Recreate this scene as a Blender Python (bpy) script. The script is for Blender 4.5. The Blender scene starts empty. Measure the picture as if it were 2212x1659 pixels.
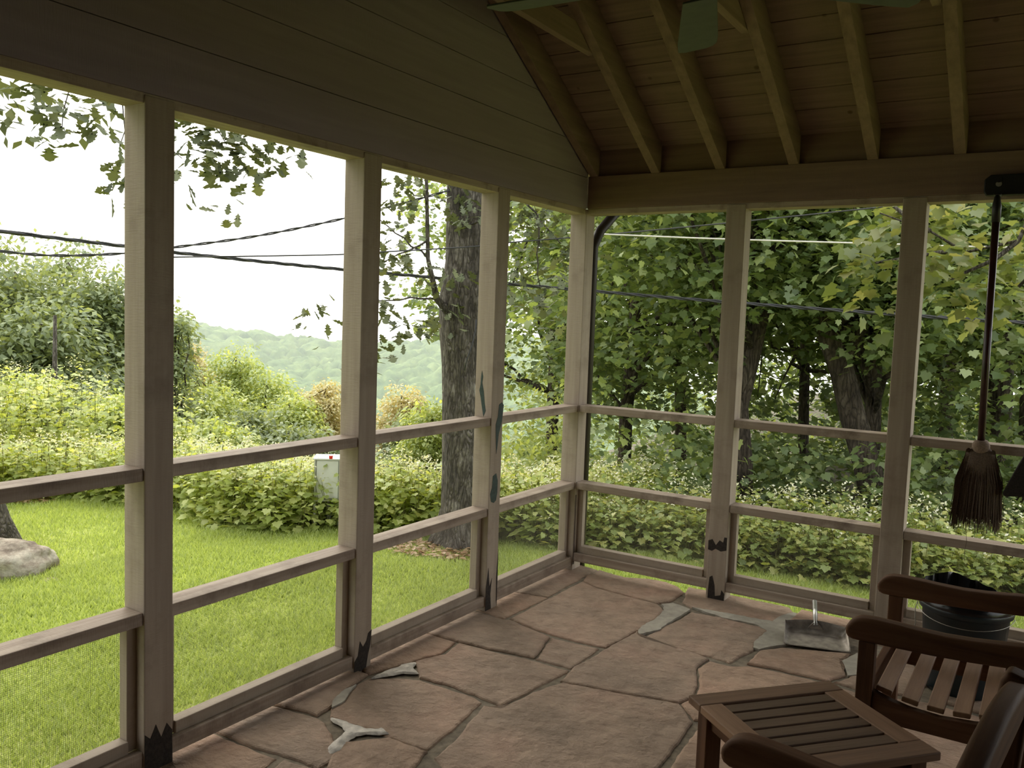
import bpy, bmesh, math, random
import numpy as np
from mathutils import Vector, Matrix
random.seed(7); RNG = np.random.default_rng(7)
C = bpy.context.scene.collection
SC = bpy.context.scene
PI = math.pi

# ------------------------------------------------------------------ camera
cam = bpy.data.cameras.new('camera'); camo = bpy.data.objects.new('camera', cam); C.objects.link(camo)
cam.sensor_width = 36.0; cam.lens = 36.0 * 1869.34 / 2212.0
cam.clip_start = 0.05; cam.clip_end = 3000
def cam_axes(yaw, pitch, roll):
    f = Vector((math.cos(pitch)*math.sin(yaw), math.cos(pitch)*math.cos(yaw), math.sin(pitch)))
    r0 = Vector((math.cos(yaw), -math.sin(yaw), 0)); u0 = r0.cross(f)
    r = math.cos(roll)*r0 + math.sin(roll)*u0; u = -math.sin(roll)*r0 + math.cos(roll)*u0
    return r, u, f
r, u, f = cam_axes(-0.5625, -0.0793, 0.0353)
camo.matrix_world = Matrix(((r.x, u.x, -f.x, 2.367), (r.y, u.y, -f.y, -4.4995), (r.z, u.z, -f.z, 1.5013), (0, 0, 0, 1)))
SC.camera = camo

# ------------------------------------------------------------------ view, sky, sun
SC.view_settings.view_transform = 'Standard'; SC.view_settings.look = 'None'
SC.view_settings.gamma = 1.0; SC.view_settings.use_curve_mapping = False
SC.view_settings.exposure = 0.95
cy = SC.cycles
cy.max_bounces = 7; cy.diffuse_bounces = 5; cy.glossy_bounces = 2; cy.transmission_bounces = 4
cy.transparent_max_bounces = 10; cy.caustics_reflective = False; cy.caustics_refractive = False
cy.sample_clamp_indirect = 6.0
try:
    cy.use_denoising = True; cy.denoiser = 'OPENIMAGEDENOISE'; cy.denoising_input_passes = 'RGB_ALBEDO_NORMAL'
except Exception: pass

W = bpy.data.worlds.new('hazy_bright_sky'); SC.world = W; W.use_nodes = True
nt = W.node_tree; nt.nodes.clear()
wo = nt.nodes.new('ShaderNodeOutputWorld'); bg = nt.nodes.new('ShaderNodeBackground')
tc = nt.nodes.new('ShaderNodeTexCoord'); dp = nt.nodes.new('ShaderNodeVectorMath'); dp.operation = 'DOT_PRODUCT'
SUN_DIR = Vector((-0.64, 0.46, 0.62)).normalized()        # towards the veiled sun, high on the left
dp.inputs[1].default_value = SUN_DIR
cr = nt.nodes.new('ShaderNodeValToRGB')
cr.color_ramp.elements[0].position = 0.0; cr.color_ramp.elements[0].color = (0.75, 0.78, 0.80, 1)
cr.color_ramp.elements[1].position = 1.0; cr.color_ramp.elements[1].color = (1.45, 1.38, 1.28, 1)
e = cr.color_ramp.elements.new(0.5); e.color = (0.88, 0.90, 0.91, 1)
e = cr.color_ramp.elements.new(0.86); e.color = (1.10, 1.08, 1.04, 1)
mr = nt.nodes.new('ShaderNodeMapRange'); mr.inputs[1].default_value = -1; mr.inputs[2].default_value = 1
nt.links.new(tc.outputs['Generated'], dp.inputs[0]); nt.links.new(dp.outputs['Value'], mr.inputs[0])
nt.links.new(mr.outputs[0], cr.inputs[0]); nt.links.new(cr.outputs[0], bg.inputs[0])
bg.inputs[1].default_value = 1.25; nt.links.new(bg.outputs[0], wo.inputs[0])

sl = bpy.data.lights.new('sun', 'SUN'); slo = bpy.data.objects.new('sun', sl); C.objects.link(slo)
sl.energy = 1.7; sl.angle = math.radians(35); sl.color = (1.0, 0.93, 0.80)
slo.rotation_euler = (-SUN_DIR).to_track_quat('-Z', 'Y').to_euler(); slo.location = (-8, 2, 9)

# ------------------------------------------------------------------ helpers
def tag(o, label=None, cat=None, group=None, kind=None):
    if label: o['label'] = label
    if cat: o['category'] = cat
    if group: o['group'] = group
    if kind: o['kind'] = kind
    return o
def empty(name, loc=(0, 0, 0), rz=0.0):
    o = bpy.data.objects.new(name, None); C.objects.link(o); o.location = loc; o.rotation_euler = (0, 0, rz)
    o.empty_display_size = 0.1
    return o
def copy_tree(o, parent=None):
    c = o.copy(); C.objects.link(c); c.parent = parent
    for ch in list(o.children): copy_tree(ch, c)
    return c
class MB:
    def __init__(s): s.v = []; s.f = []; s.mi = []; s.m = 0
    def add(s, vs, fs):
        n = len(s.v); s.v += [tuple(p) for p in vs]; s.f += [tuple(i+n for i in q) for q in fs]; s.mi += [s.m]*len(fs); return s
    def box(s, x0, x1, y0, y1, z0, z1):
        x0, x1 = min(x0, x1), max(x0, x1); y0, y1 = min(y0, y1), max(y0, y1); z0, z1 = min(z0, z1), max(z0, z1)
        return s.add([(x0,y0,z0),(x1,y0,z0),(x1,y1,z0),(x0,y1,z0),(x0,y0,z1),(x1,y0,z1),(x1,y1,z1),(x0,y1,z1)],
                     [(0,3,2,1),(4,5,6,7),(0,1,5,4),(1,2,6,5),(2,3,7,6),(3,0,4,7)])
    def prism(s, poly, fn, t0, t1):
        # poly in a plane; fn(a, b, t) -> xyz
        n = len(poly); vs = [fn(a, b, t0) for a, b in poly] + [fn(a, b, t1) for a, b in poly]
        fs = [tuple(range(n))[::-1], tuple(range(n, 2*n))] + [(i, (i+1) % n, (i+1) % n + n, i+n) for i in range(n)]
        return s.add(vs, fs)
    def tube(s, pts, rad, seg=8, cap=True):
        pts = [Vector(p) for p in pts]; n = len(pts)
        rad = rad if hasattr(rad, '__len__') else [rad]*n
        rings = []; ref = None
        for i, p in enumerate(pts):
            t = (pts[min(i+1, n-1)] - pts[max(i-1, 0)]).normalized()
            if ref is None: ref = Vector((0, 0, 1)) if abs(t.z) < 0.9 else Vector((1, 0, 0))
            a = (ref - t*ref.dot(t)).normalized(); ref = a; b = t.cross(a)
            rings.append([p + (a*math.cos(2*PI*k/seg) + b*math.sin(2*PI*k/seg))*rad[i] for k in range(seg)])
        vs = [q for rg in rings for q in rg]; fs = []
        for i in range(n-1):
            for k in range(seg):
                k2 = (k+1) % seg; fs.append((i*seg+k, i*seg+k2, (i+1)*seg+k2, (i+1)*seg+k))
        if cap: fs += [tuple(range(seg))[::-1], tuple(range((n-1)*seg, n*seg))]
        return s.add(vs, fs)
    def lathe(s, prof, cx, cy, seg=32):
        n = len(prof); vs = [(cx+r*math.cos(2*PI*k/seg), cy+r*math.sin(2*PI*k/seg), z) for r, z in prof for k in range(seg)]
        fs = []
        for i in range(n-1):
            for k in range(seg):
                k2 = (k+1) % seg; fs.append((i*seg+k, i*seg+k2, (i+1)*seg+k2, (i+1)*seg+k))
        return s.add(vs, fs)
    def build(s, name, mat, parent=None, smooth=False, bevel=0.0, loc=None, rot=None):
        me = bpy.data.meshes.new(name); me.from_pydata(s.v, [], s.f)
        mats = mat if isinstance(mat, (list, tuple)) else [mat]
        for m in mats: me.materials.append(m)
        if len(mats) > 1: me.polygons.foreach_set('material_index', s.mi)
        if smooth: me.polygons.foreach_set('use_smooth', [True]*len(me.polygons))
        bm = bmesh.new(); bm.from_mesh(me); bmesh.ops.recalc_face_normals(bm, faces=bm.faces); bm.to_mesh(me); bm.free()
        me.update()
        o = bpy.data.objects.new(name, me); C.objects.link(o)
        if parent: o.parent = parent
        if loc: o.location = loc
        if rot: o.rotation_euler = rot
        if bevel:
            b = o.modifiers.new('bevel', 'BEVEL'); b.width = bevel; b.segments = 2 if bevel < 0.008 else 4; b.limit_method = 'ANGLE'; b.angle_limit = 0.7
            if bevel >= 0.008:
                me.polygons.foreach_set('use_smooth', [True]*len(me.polygons)); w_ = o.modifiers.new('weighted', 'WEIGHTED_NORMAL'); w_.keep_sharp = True
        return o
def big_mesh(name, V, F, mat, parent=None, MI=None, smooth=False):
    """V (n,3) float, F (m,3) int triangles"""
    me = bpy.data.meshes.new(name); m = len(F)
    me.vertices.add(len(V)); me.vertices.foreach_set('co', np.ascontiguousarray(V, dtype=np.float32).ravel())
    me.loops.add(m*3); me.polygons.add(m)
    me.loops.foreach_set('vertex_index', np.ascontiguousarray(F, dtype=np.int32).ravel())
    me.polygons.foreach_set('loop_start', np.arange(0, m*3, 3, dtype=np.int32))
    for mm in (mat if isinstance(mat, (list, tuple)) else [mat]): me.materials.append(mm)
    if MI is not None: me.polygons.foreach_set('material_index', np.asarray(MI, dtype=np.int32))
    if smooth: me.polygons.foreach_set('use_smooth', np.ones(m, dtype=bool))
    me.update(calc_edges=True); me.validate()
    o = bpy.data.objects.new(name, me); C.objects.link(o)
    if parent: o.parent = parent
    return o

# ------------------------------------------------------------------ materials
def new_mat(name):
    m = bpy.data.materials.new(name); m.use_nodes = True; n = m.node_tree.nodes; l = m.node_tree.links
    b = n['Principled BSDF']; return m, n, l, b
def ramp(n, l, src, stops):
    c = n.new('ShaderNodeValToRGB'); el = c.color_ramp.elements
    el[0].position, el[0].color = stops[0][0], (*stops[0][1], 1); el[1].position, el[1].color = stops[-1][0], (*stops[-1][1], 1)
    for p, col in stops[1:-1]: q = el.new(p); q.color = (*col, 1)
    l.new(src, c.inputs[0]); return c.outputs[0]
def noise(n, l, vec, scale, detail=4, rough=0.55):
    t = n.new('ShaderNodeTexNoise'); t.inputs['Scale'].default_value = scale; t.inputs['Detail'].default_value = detail
    t.inputs['Roughness'].default_value = rough
    if vec is not None: l.new(vec, t.inputs['Vector'])
    return t.outputs['Fac']
def mapping(n, l, scale, coord='Object'):
    t = n.new('ShaderNodeTexCoord'); m = n.new('ShaderNodeMapping'); m.inputs['Scale'].default_value = scale
    l.new(t.outputs[coord], m.inputs[0]); return m.outputs[0]
def mixc(n, l, fac, a, b, mode='MIX'):
    m = n.new('ShaderNodeMix'); m.data_type = 'RGBA'; m.blend_type = mode
    for v, i in ((fac, 0), (a, 6), (b, 7)):
        if hasattr(v, 'links') or hasattr(v, 'is_linked'): l.new(v, m.inputs[i])
        else: m.inputs[i].default_value = v if i == 0 else (*v, 1)
    return m.outputs[2]
def bump(n, l, b, h, strength, dist):
    q = n.new('ShaderNodeBump'); q.inputs['Strength'].default_value = strength; q.inputs['Distance'].default_value = dist
    l.new(h, q.inputs['Height']); l.new(q.outputs[0], b.inputs['Normal'])
def wood_mat(name, cols, axis, rough=0.75, grain=1.0, dirt=0.0, knots=False, spec=0.3):
    m, n, l, b = new_mat(name)
    sc = [30, 30, 30]; sc[axis] = 1.6
    v = mapping(n, l, sc)
    g = noise(n, l, v, 1.0, 5, 0.6)
    col = ramp(n, l, g, [(0.3, cols[0]), (0.55, cols[1]), (0.75, cols[2])])
    v2 = mapping(n, l, (1, 1, 1)); blot = noise(n, l, v2, 7, 5, 0.65)
    if dirt:
        d = n.new('ShaderNodeMapRange'); d.inputs[1].default_value = 0.52; d.inputs[2].default_value = 0.72; d.inputs[4].default_value = dirt
        l.new(blot, d.inputs[0]); col = mixc(n, l, d.outputs[0], col, (0.16, 0.115, 0.085))
    if knots:
        vo = n.new('ShaderNodeTexVoronoi'); vo.inputs['Scale'].default_value = 5.5; l.new(v2, vo.inputs['Vector'])
        k = n.new('ShaderNodeMapRange'); k.inputs[1].default_value = 0.085; k.inputs[2].default_value = 0.045; k.inputs[4].default_value = 0.75
        l.new(vo.outputs['Distance'], k.inputs[0]); col = mixc(n, l, k.outputs[0], col, (0.09, 0.055, 0.03))
    l.new(col, b.inputs['Base Color']); b.inputs['Roughness'].default_value = rough
    b.inputs['Specular IOR Level'].default_value = spec
    fine = [160, 160, 160]; fine[axis] = 14
    if name.startswith('paint'): fine = [24, 24, 24]; fine[axis] = 220      # rough-sawn cross marks
    h = noise(n, l, mapping(n, l, fine), 1.0, 3, 0.6)
    bump(n, l, b, h, 0.35*grain, 0.004)
    return m
TAN = ((0.33, 0.265, 0.205), (0.395, 0.325, 0.25), (0.445, 0.37, 0.29))
paint = [wood_mat('paint_tan_%s' % 'xyz'[a], TAN, a, 0.7, 1.0, 0.35) for a in range(3)]
rail_paint = [wood_mat('paint_worn_rail_%s' % 'xyz'[a], ((0.29, 0.22, 0.165), (0.42, 0.34, 0.265), (0.53, 0.44, 0.35)), a, 0.65, 1.2, 0.75) for a in range(3)]
SID = ((0.29, 0.235, 0.265), (0.32, 0.262, 0.295), (0.35, 0.288, 0.325))
siding_m = wood_mat('paint_siding', SID, 1, 0.7, 0.7, 0.0)
RF = ((0.19, 0.130, 0.092), (0.25, 0.174, 0.125), (0.295, 0.21, 0.155))
rafter_m = wood_mat('paint_rafter', RF, 1, 0.75, 1.0, 0.3)
deck_m = wood_mat('paint_roof_board', RF, 0, 0.75, 1.0, 0.3, knots=True)
beam_m = wood_mat('paint_beam', ((0.19, 0.125, 0.092), (0.235, 0.158, 0.118), (0.27, 0.183, 0.137)), 0, 0.75, 1.0, 0.3)
TEAK = ((0.080, 0.040, 0.023), (0.135, 0.070, 0.040), (0.19, 0.103, 0.060))
teak = [wood_mat('teak_%s' % 'xyz'[a], TEAK, a, 0.62, 0.6, 0.15, spec=0.12) for a in range(3)]  # darker teak; the shade on the chair arms is put into the colour
TEAKL = ((0.20, 0.115, 0.068), (0.31, 0.185, 0.112), (0.40, 0.25, 0.155))
teak_light = [wood_mat('teak_worn_%s' % 'xyz'[a], TEAKL, a, 0.6, 0.6, 0.2) for a in range(3)]  # paler teak; the light on slats and table boards is put into the colour
teak_mid = [wood_mat('teak_mid_%s' % 'xyz'[a], ((0.15, 0.088, 0.055), (0.225, 0.135, 0.085), (0.30, 0.185, 0.12)), a, 0.6, 0.6, 0.15, spec=0.25) for a in range(3)]
TEAKS = ((0.10, 0.062, 0.038), (0.15, 0.095, 0.060), (0.20, 0.13, 0.085))
teak_slat = [wood_mat('teak_grey_%s' % 'xyz'[a], TEAKS, a, 0.6, 0.6, 0.2) for a in range(3)]
def plain(name, col, rough=0.6, metal=0.0, var=0.12, sc=20, bmp=0.0):
    m, n, l, b = new_mat(name)
    g = noise(n, l, mapping(n, l, (1, 1, 1)), sc, 4)
    lo = tuple(c*(1-var) for c in col); hi = tuple(min(1, c*(1+var)) for c in col)
    l.new(ramp(n, l, g, [(0.3, lo), (0.7, hi)]), b.inputs['Base Color'])
    b.inputs['Roughness'].default_value = rough; b.inputs['Metallic'].default_value = metal
    if bmp: bump(n, l, b, g, bmp, 0.01)
    return m
green_paint = plain('old_green_paint', (0.022, 0.045, 0.036), 0.6, 0, 0.4, 60)
dark_rot = plain('rotted_dark_wood', (0.030, 0.022, 0.016), 0.9, 0, 0.5, 80, 0.3)
black_iron = plain('black_metal', (0.012, 0.011, 0.010), 0.45, 0.0, 0.3)
steel = plain('galvanised_steel', (0.52, 0.52, 0.50), 0.35, 0.9, 0.15, 30)
steel_dull = plain('dusty_steel', (0.36, 0.32, 0.28), 0.55, 0.55, 0.35, 26)
fan_m = plain('fan_blade_grey_green', (0.085, 0.098, 0.080), 0.6, 0, 0.12)
pipe_m = plain('brown_downspout', (0.035, 0.026, 0.020), 0.5, 0, 0.2)
cable_m = plain('cable_dark', (0.05, 0.05, 0.055), 0.6, 0, 0.2)
cable_w = plain('cable_white', (0.75, 0.72, 0.66), 0.6, 0, 0.1)
tub_m = plain('dark_blue_plastic', (0.008, 0.016, 0.020), 0.35, 0, 0.3, 8)
bag_m = plain('black_plastic_bag', (0.006, 0.006, 0.007), 0.25, 0, 0.3, 12)
wire_m = plain('thin_wire', (0.40, 0.38, 0.34), 0.4, 0.7)
straw_m = plain('broom_fibre', (0.125, 0.085, 0.058), 0.85, 0, 0.6, 300)
cord_m = plain('broom_cord', (0.24, 0.17, 0.12), 0.85, 0, 0.3, 200)
handle_m = plain('dark_red_handle', (0.038, 0.013, 0.010), 0.3, 0, 0.3, 30)
box_m = plain('white_box_enamel', (0.70, 0.71, 0.66), 0.5, 0, 0.06, 6)
boxtrim_m = plain('box_grey_metal', (0.42, 0.42, 0.41), 0.45, 0.5)
red_m = plain('red_plastic', (0.75, 0.03, 0.02), 0.45)
globe_m = plain('milk_glass', (0.8, 0.78, 0.7), 0.3)
plaster_m = plain('white_plaster_drip', (0.52, 0.48, 0.42), 0.8, 0, 0.35, 30, 0.6)
mortar_patch_m = plain('light_mortar_patch', (0.36, 0.33, 0.27), 0.9, 0, 0.18, 22, 0.4)

def stone_material():
    m, n, l, b = new_mat('flagstone')
    v = mapping(n, l, (1, 1, 1)); big = noise(n, l, v, 2.6, 5, 0.6); mid = noise(n, l, v, 16, 6, 0.65)
    geo = n.new('ShaderNodeNewGeometry')
    c1 = ramp(n, l, big, [(0.3, (0.26, 0.20, 0.15)), (0.5, (0.34, 0.255, 0.19)), (0.68, (0.385, 0.268, 0.20))])
    isl = ramp(n, l, geo.outputs['Random Per Island'], [(0.0, (0.90, 0.88, 0.86)), (0.5, (1.02, 0.98, 0.95)), (1.0, (1.14, 1.03, 0.96))])
    c2 = mixc(n, l, 1.0, c1, isl, 'MULTIPLY')
    sp = ramp(n, l, mid, [(0.3, (0.72, 0.70, 0.68)), (0.55, (1, 1, 1)), (0.8, (1.22, 1.2, 1.15))])
    l.new(mixc(n, l, 0.8, c2, sp, 'MULTIPLY'), b.inputs['Base Color']); b.inputs['Roughness'].default_value = 0.8
    b.inputs['Specular IOR Level'].default_value = 0.35
    ms = mapping(n, l, (1, 1.25, 1)); h1 = noise(n, l, ms, 9, 7, 0.62)
    rid = n.new('ShaderNodeTexNoise'); rid.inputs['Scale'].default_value = 3.0; rid.inputs['Detail'].default_value = 6; l.new(v, rid.inputs['Vector'])
    ad = n.new('ShaderNodeMath'); ad.operation = 'MULTIPLY_ADD'; ad.inputs[1].default_value = 2.2
    l.new(rid.outputs['Fac'], ad.inputs[0]); l.new(h1, ad.inputs[2])
    bump(n, l, b, ad.outputs[0], 1.0, 0.026)
    return m
stone_m = stone_material()
bed_m = plain('mortar_bed', (0.17, 0.14, 0.10), 0.95, 0, 0.35, 30, 0.5)

def leaf_mat(name, lo, mid, hi, trans=0.45, rough=0.45, tm=(1.35, 1.25, 0.6)):
    m, n, l, b = new_mat(name)
    geo = n.new('ShaderNodeNewGeometry')
    col = ramp(n, l, geo.outputs['Random Per Island'], [(0.0, lo), (0.55, mid), (1.0, hi)])
    d = n.new('ShaderNodeBsdfDiffuse'); t = n.new('ShaderNodeBsdfTranslucent'); gl = n.new('ShaderNodeBsdfGlossy')
    gl.inputs['Roughness'].default_value = rough
    tcol = mixc(n, l, 1.0, col, tm, 'MULTIPLY')
    l.new(col, d.inputs[0]); l.new(tcol, t.inputs[0]); gl.inputs[0].default_value = (0.9, 0.95, 0.9, 1)
    m1 = n.new('ShaderNodeMixShader'); m1.inputs[0].default_value = trans
    l.new(d.outputs[0], m1.inputs[1]); l.new(t.outputs[0], m1.inputs[2])
    m2 = n.new('ShaderNodeMixShader'); m2.inputs[0].default_value = 0.05
    l.new(m1.outputs[0], m2.inputs[1]); l.new(gl.outputs[0], m2.inputs[2])
    n.remove(b); l.new(m2.outputs[0], n['Material Output'].inputs[0])
    return m
lf_forest = leaf_mat('forest_leaf', (0.13, 0.19, 0.075), (0.24, 0.32, 0.13), (0.40, 0.47, 0.21))
lf_yellow = leaf_mat('yellowing_leaf', (0.15, 0.20, 0.07), (0.23, 0.275, 0.11), (0.34, 0.34, 0.16))
lf_oak = leaf_mat('oak_leaf', (0.11, 0.13, 0.075), (0.16, 0.185, 0.10), (0.22, 0.24, 0.13), 0.22)
lf_woods = leaf_mat('woods_leaf', (0.17, 0.22, 0.12), (0.25, 0.31, 0.16), (0.36, 0.42, 0.22))
lf_light = leaf_mat('light_green_leaf', (0.28, 0.36, 0.12), (0.44, 0.52, 0.19), (0.60, 0.65, 0.28))
lf_weed = leaf_mat('weed_leaf', (0.33, 0.41, 0.13), (0.50, 0.58, 0.19), (0.68, 0.71, 0.31))
lf_weedr = leaf_mat('shade_weed_leaf', (0.23, 0.31, 0.10), (0.39, 0.47, 0.16), (0.62, 0.61, 0.24))
lf_cream = leaf_mat('cream_blossom', (0.42, 0.40, 0.18), (0.62, 0.55, 0.32), (0.78, 0.70, 0.45), 0.3)
flower_m = leaf_mat('white_flower', (0.65, 0.66, 0.45), (0.8, 0.79, 0.6), (0.9, 0.88, 0.75), 0.3)
grass_m = leaf_mat('grass_blade', (0.31, 0.38, 0.11), (0.46, 0.55, 0.16), (0.60, 0.67, 0.23), 0.4, 0.45, (1.2, 1.2, 0.75))
stem_m = plain('weed_stem', (0.16, 0.16, 0.05), 0.8)
def bark_mat(name, a, b_, c_, sc=9):
    m, n, l, b = new_mat(name)
    v = mapping(n, l, (1.0, 1.0, 0.22)); vo = n.new('ShaderNodeTexVoronoi'); vo.feature = 'DISTANCE_TO_EDGE'; vo.inputs['Scale'].default_value = sc*3.2
    nz = n.new('ShaderNodeTexNoise'); nz.inputs['Scale'].default_value = sc; nz.inputs['Detail'].default_value = 5; l.new(v, nz.inputs['Vector'])
    mx = n.new('ShaderNodeMixRGB'); mx.inputs[0].default_value = 0.18; l.new(v, mx.inputs[1]); l.new(nz.outputs['Color'], mx.inputs[2]); l.new(mx.outputs[0], vo.inputs['Vector'])
    pat = noise(n, l, mapping(n, l, (1, 1, 0.5)), sc*0.9, 6, 0.7)
    c1 = ramp(n, l, pat, [(0.35, a), (0.52, b_), (0.68, c_)])
    cr_ = ramp(n, l, vo.outputs['Distance'], [(0.0, (0.35, 0.33, 0.30)), (0.14, (1, 1, 1))])
    l.new(mixc(n, l, 1.0, c1, cr_, 'MULTIPLY'), b.inputs['Base Color']); b.inputs['Roughness'].default_value = 0.9
    bump(n, l, b, vo.outputs['Distance'], 1.0, 0.06)
    return m
bark_oak = bark_mat('oak_bark', (0.075, 0.065, 0.052), (0.15, 0.13, 0.105), (0.36, 0.33, 0.28))
bark_dark = bark_mat('forest_bark', (0.06, 0.045, 0.032), (0.11, 0.085, 0.062), (0.20, 0.165, 0.125), 7)

def screen_mat():
    m, n, l, b = new_mat('wire_screen')
    tcn = n.new('ShaderNodeTexCoord'); sp = n.new('ShaderNodeSeparateXYZ'); l.new(tcn.outputs['Object'], sp.inputs[0])
    ax = n.new('ShaderNodeMath'); ax.operation = 'ADD'; l.new(sp.outputs[0], ax.inputs[0]); l.new(sp.outputs[1], ax.inputs[1])
    outs = []
    for src in (ax.outputs[0], sp.outputs[2]):
        d = n.new('ShaderNodeMath'); d.operation = 'DIVIDE'; d.inputs[1].default_value = 0.0062; l.new(src, d.inputs[0])
        fr = n.new('ShaderNodeMath'); fr.operation = 'FRACT'; l.new(d.outputs[0], fr.inputs[0])
        lt = n.new('ShaderNodeMath'); lt.operation = 'LESS_THAN'; lt.inputs[1].default_value = 0.11; l.new(fr.outputs[0], lt.inputs[0]); outs.append(lt.outputs[0])
    mx = n.new('ShaderNodeMath'); mx.operation = 'MAXIMUM'; l.new(outs[0], mx.inputs[0]); l.new(outs[1], mx.inputs[1])
    b.inputs['Base Color'].default_value = (0.34, 0.31, 0.26, 1); b.inputs['Metallic'].default_value = 0.3; b.inputs['Roughness'].default_value = 0.6
    l.new(mx.outputs[0], b.inputs['Alpha'])
    return m
screen_m = screen_mat()

# ------------------------------------------------------------------ terrain
LAWN_X = [-12, -9.5, -7.47, -7.0, -6.39, -5.2, -4.24, -3.7, -3.37, -2.92, -1.81, -1.22, -0.97, -0.16, 0.57, 1.22, 1.93, 6]
LAWN_Y = [-6, -2.5, 0.51, 0.95, 1.26, 1.22, 1.05, 1.11, 1.55, 1.65, 2.10, 2.02, 2.22, 2.55, 2.75, 2.80, 3.05, 4.0]
def lawn_edge(x): return np.interp(x, LAWN_X, LAWN_Y)
def ground_z(x, y):
    x = np.asarray(x, float); y = np.asarray(y, float)
    d = np.hypot(np.maximum(0, -x-0.1), np.maximum(0, y-0.1))
    z = -0.42 - 0.05*np.minimum(d, 9)
    a = np.arctan2(y, -x); t = np.clip((a-0.9)/0.5, 0, 1); t = t*t*(3-2*t)
    z = z - np.maximum(0, d-9)*(0.22*(1-t) + 0.06*t)
    e_ = np.maximum(0, y-lawn_edge(x)-0.4); w = np.clip((-1.2-x)/1.5, 0, 1)*np.clip((9.5+x)/2, 0, 1)
    return z - w*(0.24*np.minimum(e_, 6))
def gz(x, y): return float(ground_z(x, y))
def ground_material():
    m, n, l, b = new_mat('lawn_ground')
    v = mapping(n, l, (1, 1, 1)); a = noise(n, l, v, 0.9, 6, 0.65); c = noise(n, l, v, 24, 4, 0.7)
    c1 = ramp(n, l, a, [(0.3, (0.31, 0.37, 0.11)), (0.5, (0.41, 0.48, 0.14)), (0.7, (0.47, 0.50, 0.18))])
    c2 = ramp(n, l, c, [(0.3, (0.6, 0.6, 0.55)), (0.6, (1.1, 1.1, 1.0))])
    col = mixc(n, l, 1.0, c1, c2, 'MULTIPLY')
    # worn earth at the foot of the porch and around the oak
    l.new(col, b.inputs['Base Color']); b.inputs['Roughness'].default_value = 0.95; b.inputs['Specular IOR Level'].default_value = 0.1
    bump(n, l, b, c, 0.6, 0.03)
    return m
def axis_pts(lo, hi, fine_lo, fine_hi):
    a = list(np.arange(fine_lo, fine_hi+0.01, 0.5))
    s = 0.7; x = fine_lo
    while x > lo: x -= s; s *= 1.25; a.insert(0, max(x, lo))
    s = 0.7; x = fine_hi
    while x < hi: x += s; s *= 1.25; a.append(min(x, hi))
    return np.array(a)
gx = axis_pts(-150, 60, -12, 6); gy = axis_pts(-30, 150, -6, 12)
GX, GY = np.meshgrid(gx, gy, indexing='ij'); GZ = ground_z(GX, GY) + 0.02*np.sin(GX*1.7)*np.cos(GY*1.3)
V = np.stack([GX, GY, GZ], -1).reshape(-1, 3); ni, nj = GX.shape
I, J = np.meshgrid(np.arange(ni-1), np.arange(nj-1), indexing='ij'); a0 = (I*nj+J).ravel(); b0 = a0+nj
F = np.concatenate([np.stack([a0, b0, b0+1], 1), np.stack([a0, b0+1, a0+1], 1)])
cen = V[F].mean(1)
soil = plain('leaf_litter_soil', (0.075, 0.065, 0.035), 0.95, 0, 0.5, 5, 0.4)
ground = big_mesh('ground', V, F, [ground_material(), soil], MI=(cen[:, 1] > lawn_edge(cen[:, 0])+0.5).astype(int), smooth=True); tag(ground, kind='structure')

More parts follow.
